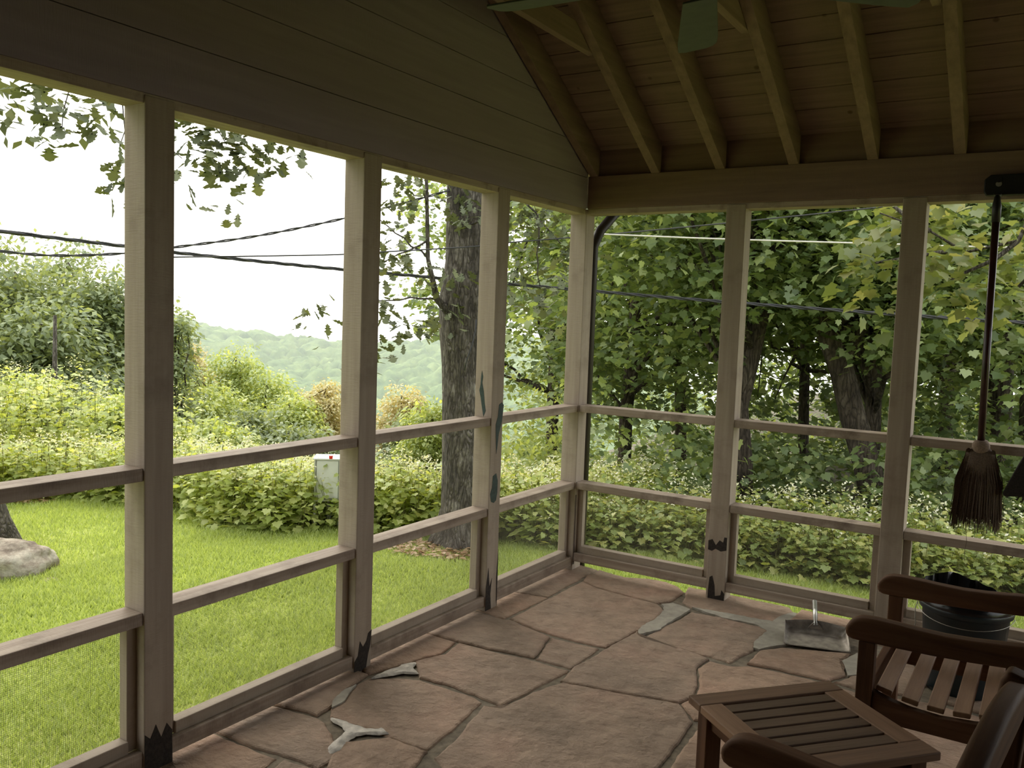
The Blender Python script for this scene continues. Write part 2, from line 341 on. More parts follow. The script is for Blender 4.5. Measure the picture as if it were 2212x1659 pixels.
# distant wooded hill across the valley (real canopy domes)
def hill():
    fw = np.array([f.x, f.y]); fw /= np.linalg.norm(fw); rt = np.array([fw[1], -fw[0]])
    na, nb = 250, 170
    a = np.linspace(-330, 90, na); d = np.linspace(250, 720, nb)         # across, away
    A, D = np.meshgrid(a, d, indexing='ij')
    t = (D-250)/470.0
    ridge = np.interp(A, [-330, -250, -222, -171, -115, -52, 0, 90], [0, -8, -14, -21, -29, -25, -22, -20])
    base = -62.0
    Z = base + (ridge-base)*np.clip(t/0.72, 0, 1)**0.85
    Z = np.where(t > 0.72, ridge - (t-0.72)*60, Z)
    Z += 2.5*np.sin(A*0.045+1)*np.cos(D*0.03) + 2*np.sin(A*0.02+D*0.015)
    Nc = 5200; ca = RNG.uniform(-335, 95, Nc); cd = RNG.uniform(245, 725, Nc); cr_ = RNG.uniform(3.5, 7.5, Nc); ch = RNG.uniform(3, 9, Nc)
    H = np.zeros_like(Z)
    da, dd = a[1]-a[0], d[1]-d[0]
    for i in range(Nc):
        i0, i1 = np.searchsorted(a, [ca[i]-cr_[i], ca[i]+cr_[i]]); j0, j1 = np.searchsorted(d, [cd[i]-cr_[i], cd[i]+cr_[i]])
        if i1 <= i0 or j1 <= j0: continue
        q = 1 - ((A[i0:i1, j0:j1]-ca[i])**2 + (D[i0:i1, j0:j1]-cd[i])**2)/cr_[i]**2
        H[i0:i1, j0:j1] = np.maximum(H[i0:i1, j0:j1], np.where(q > 0, ch[i]*np.sqrt(np.maximum(q, 0)), 0))
    Z = Z + H + RNG.normal(0, 0.35, Z.shape)
    X = camo.location.x; 
    P = np.stack([2.4 + fw[0]*D + rt[0]*A, -4.5 + fw[1]*D + rt[1]*A, Z], -1).reshape(-1, 3)
    I, J = np.meshgrid(np.arange(na-1), np.arange(nb-1), indexing='ij'); a0 = (I*nb+J).ravel(); b0 = a0+nb
    Fc = np.concatenate([np.stack([a0, b0, b0+1], 1), np.stack([a0, b0+1, a0+1], 1)])
    m, n, l, b = new_mat('far_canopy')
    v = mapping(n, l, (1, 1, 1)); g = noise(n, l, v, 0.09, 5, 0.7)
    l.new(ramp(n, l, g, [(0.3, (0.085, 0.14, 0.075)), (0.5, (0.15, 0.215, 0.10)), (0.7, (0.23, 0.30, 0.13))]), b.inputs['Base Color'])
    b.inputs['Roughness'].default_value = 1.0; b.inputs['Specular IOR Level'].default_value = 0
    o = big_mesh('wooded_hill', P, Fc, m)
    tag(o, 'hazy wooded hillside far across the valley below the white sky', 'hill', kind='structure')
hill()
# hazy air filling the valley
def haze():
    m = bpy.data.materials.new('valley_haze'); m.use_nodes = True; n = m.node_tree.nodes; l = m.node_tree.links; n.clear()
    o_ = n.new('ShaderNodeOutputMaterial'); vs = n.new('ShaderNodeVolumeScatter'); vs.inputs['Density'].default_value = 0.0005
    vs.inputs['Color'].default_value = (0.96, 0.98, 1.0, 1); vs.inputs['Anisotropy'].default_value = 0.25
    l.new(vs.outputs[0], o_.inputs['Volume'])
    fw = Vector((f.x, f.y, 0)).normalized(); rt = Vector((fw.y, -fw.x, 0))
    c0 = Vector((2.4, -4.5, 0)) + fw*405 + rt*(-120)
    mb = MB().box(-260, 260, -345, 345, -90, 60)
    o = mb.build('valley_haze', m, loc=c0, rot=(0, 0, math.atan2(rt.y, rt.x)))
    tag(o, 'pale haze hanging in the valley before the hill', 'haze', kind='stuff')
haze()

# ------------------------------------------------------------------ porch structure
PW = 0.1045                     # post width
HS, HTRIM = 2.128, 2.097        # siding bottom, header trim bottom
BT = 2.312                      # top of eave beam where rafters land
SLOPE = 0.585
RIDGE_Y = -2.55
XE, YE = 5.11, -5.1              # far inner ends of the room
P_left = [-2.861, -1.891, -0.925]; P_left0 = -3.83; P_left00 = -4.80
P_right = [0.828, 1.687, 2.55, 3.41, 4.27, 5.11]
RAIL = {'upper': (0.946, 0.989), 'lower': (0.486, 0.529)}

def post(x0, y0, label, ztop=HTRIM, zb=-0.012):
    t = empty('porch_post', (x0+PW/2, y0+PW/2, 0)); tag(t, label, 'post', 'square tan painted porch posts')
    MB().box(-PW/2, PW/2, -PW/2, PW/2, zb, ztop+0.025).build('post_shaft', paint[2], t, bevel=0.004)
    return t
def ragged(w, h, n, seed, rough=0.35):
    rr = random.Random(seed); pts = []
    for i in range(n):
        a = 2*PI*i/n; k = 1 + rr.uniform(-rough, rough)
        pts.append((w/2*math.cos(a)*k, h/2*math.sin(a)*k))
    return pts
def patch_px(t, name, mat, poly, x):      # patch on the +x face of a post (y, z) local
    MB().prism(poly, lambda a, b, q: (q, a, b), x, x+0.0012).build(name, mat, t)
def patch_my(t, name, mat, poly, y):      # patch on the -y face (x, z) local
    MB().prism(poly, lambda a, b, q: (a, q, b), y, y-0.0012).build(name, mat, t)
def shift(poly, dx, dz): return [(a+dx, b+dz) for a, b in poly]

pl_names = {-2.861: 'tan porch post nearest the left edge, between the two widest left bays',
            -1.891: 'tan porch post on the left wall, right of the white utility box outside',
            -0.925: 'tan porch post on the left wall with peeling patches of old green paint',
            P_left0: 'tan porch post of the left wall beyond the frame edge', P_left00: 'tan porch post at the near end of the left wall'}
h = PW/2
for y in P_left + [P_left0]:
    t = post(-PW, y, pl_names[y])
    if y == -2.861:
        patch_px(t, 'bare_patch', dark_rot, shift([(-.05, -.13), (.052, -.13), (.05, -.02), (.03, .01), (.01, -.03), (-.01, .02), (-.03, -.02), (-.05, .0)], 0, 0.13), h)
    if y == -1.891:
        patch_px(t, 'bare_patch', dark_rot, [(-.03, 0), (.02, 0), (.03, .05), (.045, .10), (.052, .16), (.03, .15), (.02, .12), (0, .10), (-.02, .13), (-.03, .07), (-.05, .05), (-.052, .0)], h)
    if y == -0.925:
        cy_ = y+PW/2
        p = [(-0.817, 1.045), (-0.835, 1.06), (-0.86, 1.05), (-0.868, 0.99), (-0.885, 0.95), (-0.88, 0.88), (-0.872, 0.80), (-0.865, 0.83), (-0.855, 0.90), (-0.83, 0.96)]
        patch_px(t, 'peeled_green_patch', green_paint, [(a-cy_, b) for a, b in p], h)
        p = [(-0.865, 0.70), (-0.85, 0.66), (-0.85, 0.60), (-0.86, 0.56), (-0.88, 0.55), (-0.905, 0.56), (-0.915, 0.60), (-0.90, 0.63), (-0.895, 0.69)]
        patch_px(t, 'peeled_green_patch', green_paint, [(a-cy_, b) for a, b in p], h)
        patch_px(t, 'bare_patch', dark_rot, [(-.052, -.01), (0, -.01), (-.01, .08), (.0, .16), (-.02, .12), (-.035, .22), (-.052, .12)], h)
        patch_px(t, 'bare_patch', dark_rot, [(.045, .03), (.052, .0), (.052, .30), (.046, .22), (.040, .15)], h)
        patch_my(t, 'peeled_green_patch', green_paint, shift([(-.002, .10), (.006, .07), (.002, .04), (.012, .0), (.020, -.06), (.028, -.10), (.015, -.13), (.004, -.08), (-.006, -.03), (-.014, .0), (-.008, .03), (-.006, .07)], -0.012, 1.12), -h)
pr_names = ['tan porch post right of the corner post with dark chipped paint near its foot', 'tan porch post between the middle and right forest bays, behind the slatted chair',
            'tan porch post hidden beyond the hanging broom'] + ['tan porch post of the right wall, out of frame towards the house']*3
for i, x in enumerate(P_right):
    t = post(x, 0, pr_names[i])
    if i == 0:
        patch_my(t, 'bare_patch', dark_rot, shift([(-.052, -.03), (-.03, -.035), (-.01, -.02), (.02, -.03), (.05, -.02), (.05, .05), (.035, .05), (.03, .02), (.01, .03), (-.01, .0), (-.03, .03), (-.052, .02)], 0, .30), -h)
        patch_my(t, 'bare_patch', dark_rot, [(-.04, 0), (.05, 0), (.052, .04), (.035, .06), (.03, .03), (.0, .02), (-.005, .08), (-.02, .13), (-.035, .12), (-.04, .05)], -h)
t = post(-PW, 0, 'tan corner post where the left and right screen walls meet')
patch_px(t, 'stain_strip', plain('damp_stain', (0.10, 0.07, 0.05), 0.9), [(-.05, .03), (-.03, .03), (-.035, .45), (-.048, .45)], h)  # narrow dark brown strip low on the corner post

def rail(axis, a, b, lv, label):
    z0, z1 = RAIL[lv]; mid = (a+b)/2
    t = empty('screen_rail', (-0.052 if axis == 'y' else mid, mid if axis == 'y' else 0.052, z0)); tag(t, label, 'rail', 'horizontal %s rails of the screen walls' % lv)
    L = (b-a)/2
    # top face slopes slightly outwards like a weathered 2x4
    if axis == 'y': MB().prism([(0.046, 0), (0.046, z1-z0-0.001), (-0.046, z1-z0), (-0.046, 0)], lambda p, q, s: (p, s, q), -L, L).build('rail_board', rail_paint[1], t, bevel=0.003)
    else: MB().prism([(-0.046, 0), (-0.046, z1-z0-0.001), (0.046, z1-z0), (0.046, 0)], lambda p, q, s: (s, p, q), -L, L).build('rail_board', rail_paint[0], t, bevel=0.003)
def panel(axis, a, b, label, zb):
    """screened lower panel: stiles, bottom rail, mesh and base board; a..b along the wall, origin on its outer side"""
    t = empty('insect_screen', ((-0.05, (a+b)/2, 0) if axis == 'y' else ((a+b)/2, 0.05, 0))); tag(t, label, 'screen', 'wire screened frames below the lower rails')
    L = (b-a)/2; zt = RAIL['lower'][0]
    def bx(mb, s0, s1, p0, p1, z0, z1):       # s along, p = distance out from the room face
        if axis == 'y': mb.box(0.05-p1, 0.05-p0, s0, s1, z0, z1)
        else: mb.box(s0, s1, p0-0.05, p1-0.05, z0, z1)
        return mb
    m = paint[1 if axis == 'y' else 0]
    for s in (-1, 1):
        s0, s1 = (-L, -L+0.034) if s < 0 else (L-0.034, L)
        bx(MB(), s0, s1, 0.040, 0.078, zb+0.05, zt).build('stile', paint[2], t, bevel=0.002)
    bx(MB(), -L+0.034, L-0.034, 0.030, 0.078, zb+0.048, zb+0.092).build('bottom_rail', m, t, bevel=0.003)
    bx(MB(), -L, L, 0.006, 0.040, zb, zb+0.052).build('base_board', rail_paint[1 if axis == 'y' else 0], t, bevel=0.004)
    q = 0.079
    if axis == 'y': vs = [(0.05-q, -L, zb+0.08), (0.05-q, L, zb+0.08), (0.05-q, L, zt), (0.05-q, -L, zt)]
    else: vs = [(-L, q-0.05, zb+0.08), (L, q-0.05, zb+0.08), (L, q-0.05, zt), (-L, q-0.05, zt)]
    MB().add(vs, [(0, 1, 2, 3)]).build('wire_mesh', screen_m, t)
lb = [(P_left0+PW, P_left[0], 'leftmost bay, with the tree foot and boulder outside'), (P_left[0]+PW, P_left[1], 'second left bay, with the white utility box outside'),
      (P_left[1]+PW, P_left[2], 'third left bay, in front of the big oak trunk'), (P_left[2]+PW, 0.0, 'narrow-looking left bay next to the corner post')]
rb = [(0.0, P_right[0], 'first right bay beside the corner post'), (P_right[0]+PW, P_right[1], 'middle right bay above the dustpan'),
      (P_right[1]+PW, P_right[2], 'right bay behind the hanging broom'), (P_right[2]+PW, P_right[3], 'last right bay towards the house')]
for a, b, w in lb:
    rail('y', a, b, 'upper', 'upper tan rail crossing the ' + w); rail('y', a, b, 'lower', 'lower tan rail crossing the ' + w)
    panel('y', a, b, 'wire screen of the ' + w, 0.022)
rb += [(P_right[i]+PW, P_right[i+1], 'right bays out of frame towards the house') for i in (3, 4)]
for a, b, w in rb:
    rail('x', a, b, 'upper', 'upper tan rail crossing the ' + w); rail('x', a, b, 'lower', 'lower tan rail crossing the ' + w)
    panel('x', a, b, 'wire screen of the ' + w, 0.05)

# gable wall siding: horizontal shiplap boards with grooves, cut to the roof slope
BS = 0.1795
def roof_z(y, off=0.17): return BT + off + SLOPE*(-y if y > RIDGE_Y else (y-2*RIDGE_Y))
def gable():
    mb = MB(); z = HS; k = 0
    z_edges = [HS, 2.304]
    while z_edges[-1] < 4.2: z_edges.append(z_edges[-1]+BS)
    for i in range(len(z_edges)-1):
        z0, z1 = z_edges[i]+(0.0 if i == 0 else 0.002), z_edges[i+1]-0.0015
        ymax0 = min(0.0, -(z0-BT-0.17)/SLOPE) if z0 > BT+0.17 else 0.0; ymax1 = min(0.0, -(z1-BT-0.17)/SLOPE) if z1 > BT+0.17 else 0.0
        ymin0 = 2*RIDGE_Y-ymax0; ymin1 = 2*RIDGE_Y-ymax1
        if ymax0 - ymin0 < 0.05: break
        if ymax1 < ymin1: ymax1 = ymin1 = RIDGE_Y
        poly = [(ymin0, z0), (ymax0, z0), (ymax1, z1), (ymin1, z1)]
        mb.prism(poly, lambda a, b, q: (q, a, b), -0.022, 0.0)
    mb.prism([(2*RIDGE_Y, HS), (0, HS), (0, BT+.17), (RIDGE_Y, roof_z(RIDGE_Y)), (2*RIDGE_Y, BT+.17)], lambda a, b, q: (q, a, b), -0.11, -0.021)
    o = mb.build('wall_left', siding_m, bevel=0.0); tag(o, kind='structure')
gable()
o = MB().box(-PW, -0.006, 2*RIDGE_Y, 0.0, HTRIM, HS).build('trim_1', rail_paint[1], bevel=0.002); tag(o, kind='structure')
# eave beam on the right wall and its trim
o = MB().box(0.0, XE, 0.0, 0.11, HS, BT).build('wall_back', beam_m, bevel=0.003); tag(o, kind='structure')
o = MB().box(-PW, XE, 0.006, PW, HTRIM, HS-0.0005).build('trim_2', rail_paint[0], bevel=0.002); tag(o, kind='structure')
o = MB().box(0.0, XE, 0.03, 0.06, BT, BT+0.19).build('trim_3', beam_m); tag(o, kind='structure')      # blocking between the rafters
# other sides of the room (behind and right of the camera)
def house_walls():
    hw_m = plain('house_wall_stain', (0.13, 0.10, 0.08), 0.8, 0, 0.15, 5)
    o = MB().prism([(-1.7, HTRIM), (0, HTRIM), (0, BT+.17), (RIDGE_Y, roof_z(RIDGE_Y)), (2*RIDGE_Y, BT+.17), (2*RIDGE_Y, 0), (-1.7, 0)], lambda a, b, q: (q, a, b), XE, XE+.1).build('wall_right', hw_m)   # open bay next to the right wall, the rest closed to cut light on the posts; tag(o, kind='structure')
    mb = MB().box(0, XE, YE-0.1, YE, 0, 2.5); o = mb.build('wall_front', hw_m); tag(o, kind='structure')
    o = MB().box(-0.10, -0.004, YE-0.1, P_left0-0.001, 0, HTRIM-0.001).build('wall_side', hw_m); tag(o, kind='structure')   # closed stretch of the left wall beside the photographer
house_walls()
# roof boards on both slopes with shadow gaps
def roof_deck():
    mb = MB(); nb = 26; bw = 0.138; cs = 1/math.hypot(1, SLOPE)
    for side in (0, 1):
        for i in range(-3, nb):
            s0, s1 = i*bw+0.003, (i+1)*bw-0.003
            y0, y1 = -s0*cs, -s1*cs
            if y1 < RIDGE_Y: y1 = RIDGE_Y
            if y0 <= RIDGE_Y: break
            z0, z1 = BT+0.165+SLOPE*(-y0), BT+0.165+SLOPE*(-y1)
            if side: y0, y1 = 2*RIDGE_Y-y0, 2*RIDGE_Y-y1
            mb.prism([(y0, z0), (y1, z1), (y1, z1+0.018), (y0, z0+0.018)], lambda a, b, q: (q, a, b), -0.35, XE+0.3)
    o = mb.build('ceiling', deck_m); tag(o, kind='structure')
    mb = MB(); e = 0.50
    for sg in (0, 1):
        A = [(e, BT+0.165-SLOPE*e+0.019), (RIDGE_Y, BT+0.165-SLOPE*RIDGE_Y+0.019)]
        if sg: A = [(2*RIDGE_Y-a, b) for a, b in A]
        mb.prism([A[0], A[1], (A[1][0], A[1][1]+0.03), (A[0][0], A[0][1]+0.03)], lambda a, b, q: (q, a, b), -0.38, XE+0.35)
    o = mb.build('roof', plain('roof_shingle', (0.08, 0.075, 0.07), 0.9)); tag(o, kind='structure')
roof_deck()
rx = [0.036, 0.414, 0.781, 1.163, 1.538, 1.915] + [2.29+0.378*i for i in range(8)]
RW = 0.050
rl = ['rafter against the grey gable boards, leftmost of all', 'second rafter from the gable wall, carrying a collar tie', 'rafter just left of the hanging fan blade',
      'rafter just right of the hanging fan blade', 'fifth rafter from the gable wall', 'rafter above and left of the broom rack', 'rafter beyond the right edge of the photo']
for i, x in enumerate(rx):
    lab = 'tan roof ' + (rl[i] if i < len(rl) else 'rafter out of frame towards the house')
    t = empty('roof_rafter', (x, 0, BT)); tag(t, lab, 'rafter', 'sloping roof rafters')
    for side in (0, 1):
        ys = [0.0, RIDGE_Y+0.02]
        pts = [(0.02, -0.012), (ys[1], -SLOPE*ys[1]), (ys[1], -SLOPE*ys[1]+0.163), (0.02, 0.163-SLOPE*0.02)]
        if side: pts = [(2*RIDGE_Y-a, b) for a, b in pts]
        MB().prism(pts, lambda a, b, q: (q, a, b), -RW/2, RW/2).build('rafter_board', rafter_m, t, bevel=0.002)
for i in (1, 3, 5, 7, 9):
    zc = 2.755; yc = -(zc-BT)/SLOPE
    mb = MB(); y0, y1 = yc+0.06, 2*RIDGE_Y-yc-0.06
    xo = rx[i] - RW/2 - 0.021
    mb.box(xo-0.019, xo+0.019, y1, y0-0.02, zc, zc+0.10)
    o = mb.build('collar_tie', rafter_m, bevel=0.002)
    tag(o, ['', 'horizontal tan collar tie ending on the second rafter from the gable', '', 'horizontal tan collar tie beside the hanging fan blade', '', 'horizontal collar tie above the right wall', '', 'collar tie out of frame', '', 'collar tie out of frame'][i], 'beam', 'collar ties between the rafters')
o = MB().box(0, XE, RIDGE_Y-0.02, RIDGE_Y+0.02, roof_z(RIDGE_Y)-0.22, roof_z(RIDGE_Y)-0.01).build('ridge_beam', beam_m); tag(o, 'ridge beam along the peak of the porch roof', 'beam')

# downspout at the outside of the corner
o = MB().tube([(0.055, 0.42, 2.32), (0.04, 0.30, 2.14), (0.0, 0.18, 2.02), (-0.022, 0.142, 1.92), (-0.022, 0.142, -0.45)], 0.030, 12).build('downspout', pipe_m, smooth=True)
tag(o, 'dark brown rain pipe running down outside the corner post', 'pipe')

# ------------------------------------------------------------------ flagstone floor
STONES = {
'A':[(-0.078,-0.571),(0.142,-0.525),(0.127,-0.05),(0.119,0.11),(-0.119,0.152)],
'B':[(-0.11,-0.926),(0.134,-0.954),(0.145,-0.532),(-0.11,-0.571)],
'Cc':[(0.156,-0.937),(0.155,-0.524),(0.157,-0.171),(0.294,-0.233),(0.669,-0.27),(0.736,-0.345),(0.753,-0.488),(0.74,-0.676),(0.714,-0.984),(0.553,-1.001),(0.364,-0.991)],
'D':[(0.132,0.096),(0.127,-0.05),(0.155,-0.162),(0.287,-0.218),(0.657,-0.261),(0.701,-0.188),(0.702,0.01),(0.635,0.092),(0.548,0.132),(0.438,0.122),(0.319,0.06)],
'E':[(0.684,0.121),(0.718,-0.017),(0.753,-0.147),(0.83,-0.208),(0.995,-0.213),(1.181,-0.195),(1.241,-0.174),(1.262,-0.064),(1.292,0.047),(1.249,0.122),(1.136,0.127),(0.982,0.132),(0.825,0.129)],
'F':[(0.847,-0.266),(1.011,-0.26),(1.203,-0.269),(1.259,-0.305),(1.252,-0.492),(1.272,-0.597),(1.251,-0.715),(1.234,-0.806),(1.076,-0.789),(0.935,-0.779),(0.793,-0.757),(0.813,-0.515),(0.84,-0.403)],
'G':[(1.296,-0.766),(1.297,-0.586),(1.368,-0.482),(1.655,-0.353),(1.642,-0.47),(1.689,-0.636),(1.635,-0.741),(1.538,-0.744),(1.389,-0.752)],
'I':[(0.792,-0.766),(0.94,-0.79),(1.08,-0.799),(1.145,-0.823),(1.129,-0.937),(1.204,-1.129),(1.223,-1.234),(1.198,-1.325),(0.99,-1.377),(0.72,-1.432),(0.696,-1.266),(0.719,-0.994),(0.743,-0.705)],
'J':[(0.444,-1.027),(0.689,-1.01),(0.697,-1.29),(0.519,-1.294)],
'K':[(-0.11,-1.343),(0.119,-1.335),(0.3,-1.322),(0.51,-1.287),(0.44,-1.03),(0.373,-1.007),(0.163,-0.948),(0.141,-0.965),(-0.11,-0.937)],
'L':[(0.139,-1.348),(0.167,-1.491),(0.113,-1.635),(0.237,-1.756),(0.357,-1.744),(0.508,-1.748),(0.573,-1.762),(0.647,-1.767),(0.675,-1.544),(0.7,-1.336),(0.693,-1.311),(0.52,-1.312),(0.309,-1.335)],
'M':[(-0.11,-1.343),(0.123,-1.347),(0.151,-1.503),(0.116,-1.645),(0.053,-1.849),(-0.11,-1.828)],
'N':[(0.243,-1.763),(0.516,-1.759),(0.569,-1.785),(0.608,-1.966),(0.616,-2.091),(0.629,-2.2),(0.542,-2.207),(0.458,-2.207),(0.19,-2.226),(0.138,-2.166),(0.066,-1.947),(0.071,-1.87),(0.162,-1.801)],
'O':[(0.734,-1.438),(0.995,-1.389),(1.203,-1.337),(1.3,-1.453),(1.318,-1.616),(1.331,-1.839),(1.345,-2.04),(0.864,-2.323),(0.674,-2.233),(0.649,-2.066),(0.591,-1.804),(0.658,-1.783),(0.682,-1.592)],
'Hh':[(1.153,-0.836),(1.243,-0.832),(1.305,-0.785),(1.393,-0.768),(1.542,-0.759),(1.64,-0.761),(1.795,-0.784),(1.887,-1.018),(1.595,-1.235),(1.3,-1.43),(1.206,-1.33),(1.228,-1.236),(1.207,-1.127),(1.136,-0.945)],
'Q':[(-0.11,-2.284),(0.068,-2.256),(0.147,-2.244),(0.138,-2.175),(0.066,-1.974),(0.049,-1.858),(-0.11,-1.845)],
'Rr':[(-0.11,-2.543),(0.12,-2.538),(0.266,-2.52),(0.417,-2.506),(0.413,-2.393),(0.302,-2.323),(0.209,-2.262),(0.16,-2.257),(-0.11,-2.287)],
'T':[(0.435,-2.503),(0.381,-2.416),(0.362,-2.328),(0.463,-2.212),(0.634,-2.207),(0.66,-2.303),(0.686,-2.452),(0.55,-2.517)],
'U':[(-0.11,-2.552),(0.257,-2.538),(0.301,-2.731),(0.206,-2.895),(-0.11,-2.84)],
'V':[(0.309,-2.692),(0.282,-2.535),(0.427,-2.516),(0.553,-2.531),(0.563,-2.728),(0.379,-2.831)],
'X':[(1.674,-0.338),(1.877,-0.238),(2.006,-0.514),(1.922,-0.689),(1.791,-0.76),(1.657,-0.737),(1.698,-0.641)],
'Y1':[(1.31,0.12),(1.30,-0.10),(1.45,-0.16),(1.66,-0.10),(1.70,0.13)],
'Y2':[(1.72,0.13),(1.68,-0.12),(1.90,-0.22),(2.4,-0.16),(2.5,0.13)],
'Y3':[(1.90,-0.25),(2.4,-0.19),(2.46,-0.72),(2.03,-0.66),(2.02,-0.51)],
'Y4':[(1.93,-0.71),(2.03,-0.69),(2.46,-0.75),(2.5,-1.35),(2.02,-1.40),(1.91,-1.02),(1.82,-0.78)],
'Y5':[(1.60,-1.25),(1.89,-1.04),(2.0,-1.42),(2.02,-1.85),(1.60,-1.95),(1.36,-1.86),(1.33,-1.45)],
'Y6':[(2.04,-1.43),(2.6,-1.38),(2.65,-2.1),(2.1,-2.2),(2.04,-1.88)],
'Y7':[(1.37,-1.90),(1.60,-1.98),(2.05,-1.90),(2.08,-2.22),(1.9,-2.6),(1.36,-2.62),(1.37,-2.05)],
'Y8':[(0.90,-2.35),(1.34,-2.07),(1.33,-2.64),(1.0,-2.75),(0.72,-2.72),(0.70,-2.30)],
'Z1':[(-0.11,-2.87),(0.20,-2.92),(0.36,-2.86),(0.56,-2.76),(0.70,-2.75),(0.72,-3.4),(0.1,-3.5),(-0.11,-3.45)],
'Z2':[(0.74,-2.75),(1.0,-2.78),(1.33,-2.67),(1.88,-2.63),(1.9,-3.4),(1.2,-3.5),(0.75,-3.42)],
'Z3':[(1.92,-2.63),(2.1,-2.24),(2.65,-2.13),(2.8,-2.9),(2.5,-3.5),(1.93,-3.4)],
'Z4':[(-0.11,-3.48),(0.72,-3.44),(1.2,-3.54),(1.3,-4.3),(0.5,-4.4),(-0.11,-4.3)],
'Z5':[(1.22,-3.54),(1.9,-3.44),(2.5,-3.54),(2.7,-4.3),(1.9,-4.5),(1.33,-4.3)],
'Z6':[(-0.11,-4.33),(0.5,-4.43),(1.3,-4.33),(1.4,-5.1),(-0.11,-5.1)],
'Z7':[(1.34,-4.33),(1.9,-4.53),(2.7,-4.33),(2.8,-5.1),(1.44,-5.1)],
'Z8':[(2.54,0.13),(2.44,-0.16),(2.5,-0.72),(3.3,-0.8),(4.2,-0.7),(4.2,0.13)],
'Z12':[(4.23,0.13),(4.23,-1.9),(5.11,-2.0),(5.11,0.13)],
'Z13':[(4.23,-1.94),(5.11,-2.04),(5.11,-3.5),(4.23,-3.4)],
'Z14':[(4.23,-3.44),(5.11,-3.54),(5.11,-5.1),(4.23,-5.1)],
'Z9':[(2.5,-0.76),(3.3,-0.84),(4.2,-0.74),(4.2,-1.9),(3.3,-2.0),(2.66,-2.0),(2.62,-1.36)],
'Z10':[(2.68,-2.04),(3.3,-2.04),(4.2,-1.94),(4.2,-3.4),(3.3,-3.3),(2.55,-3.5),(2.82,-2.9)],
'Z11':[(2.54,-3.54),(3.3,-3.34),(4.2,-3.44),(4.2,-5.1),(2.84,-5.1),(2.74,-4.3)],
}
def rough_outline(poly, amp, step, seed, inset=0.0):
    rr = random.Random(seed); cx = sum(p[0] for p in poly)/len(poly); cyy = sum(p[1] for p in poly)/len(poly)
    ar = sum(poly[i][0]*poly[(i+1) % len(poly)][1]-poly[(i+1) % len(poly)][0]*poly[i][1] for i in range(len(poly)))
    if ar < 0: poly = poly[::-1]
    out = []; n = len(poly); off = 0.0
    for i in range(n):
        a = Vector(poly[i]); b = Vector(poly[(i+1) % n]); d = b-a; L = d.length; k = max(1, int(L/step)); nn = Vector((-d.y, d.x))/max(L, 1e-6)
        for j in range(k):
            t = j/k; off = 0.6*off + rr.uniform(-amp, amp)*0.8
            p = a + d*t + nn*(inset + off)
            out.append((p.x, p.y))
    return out
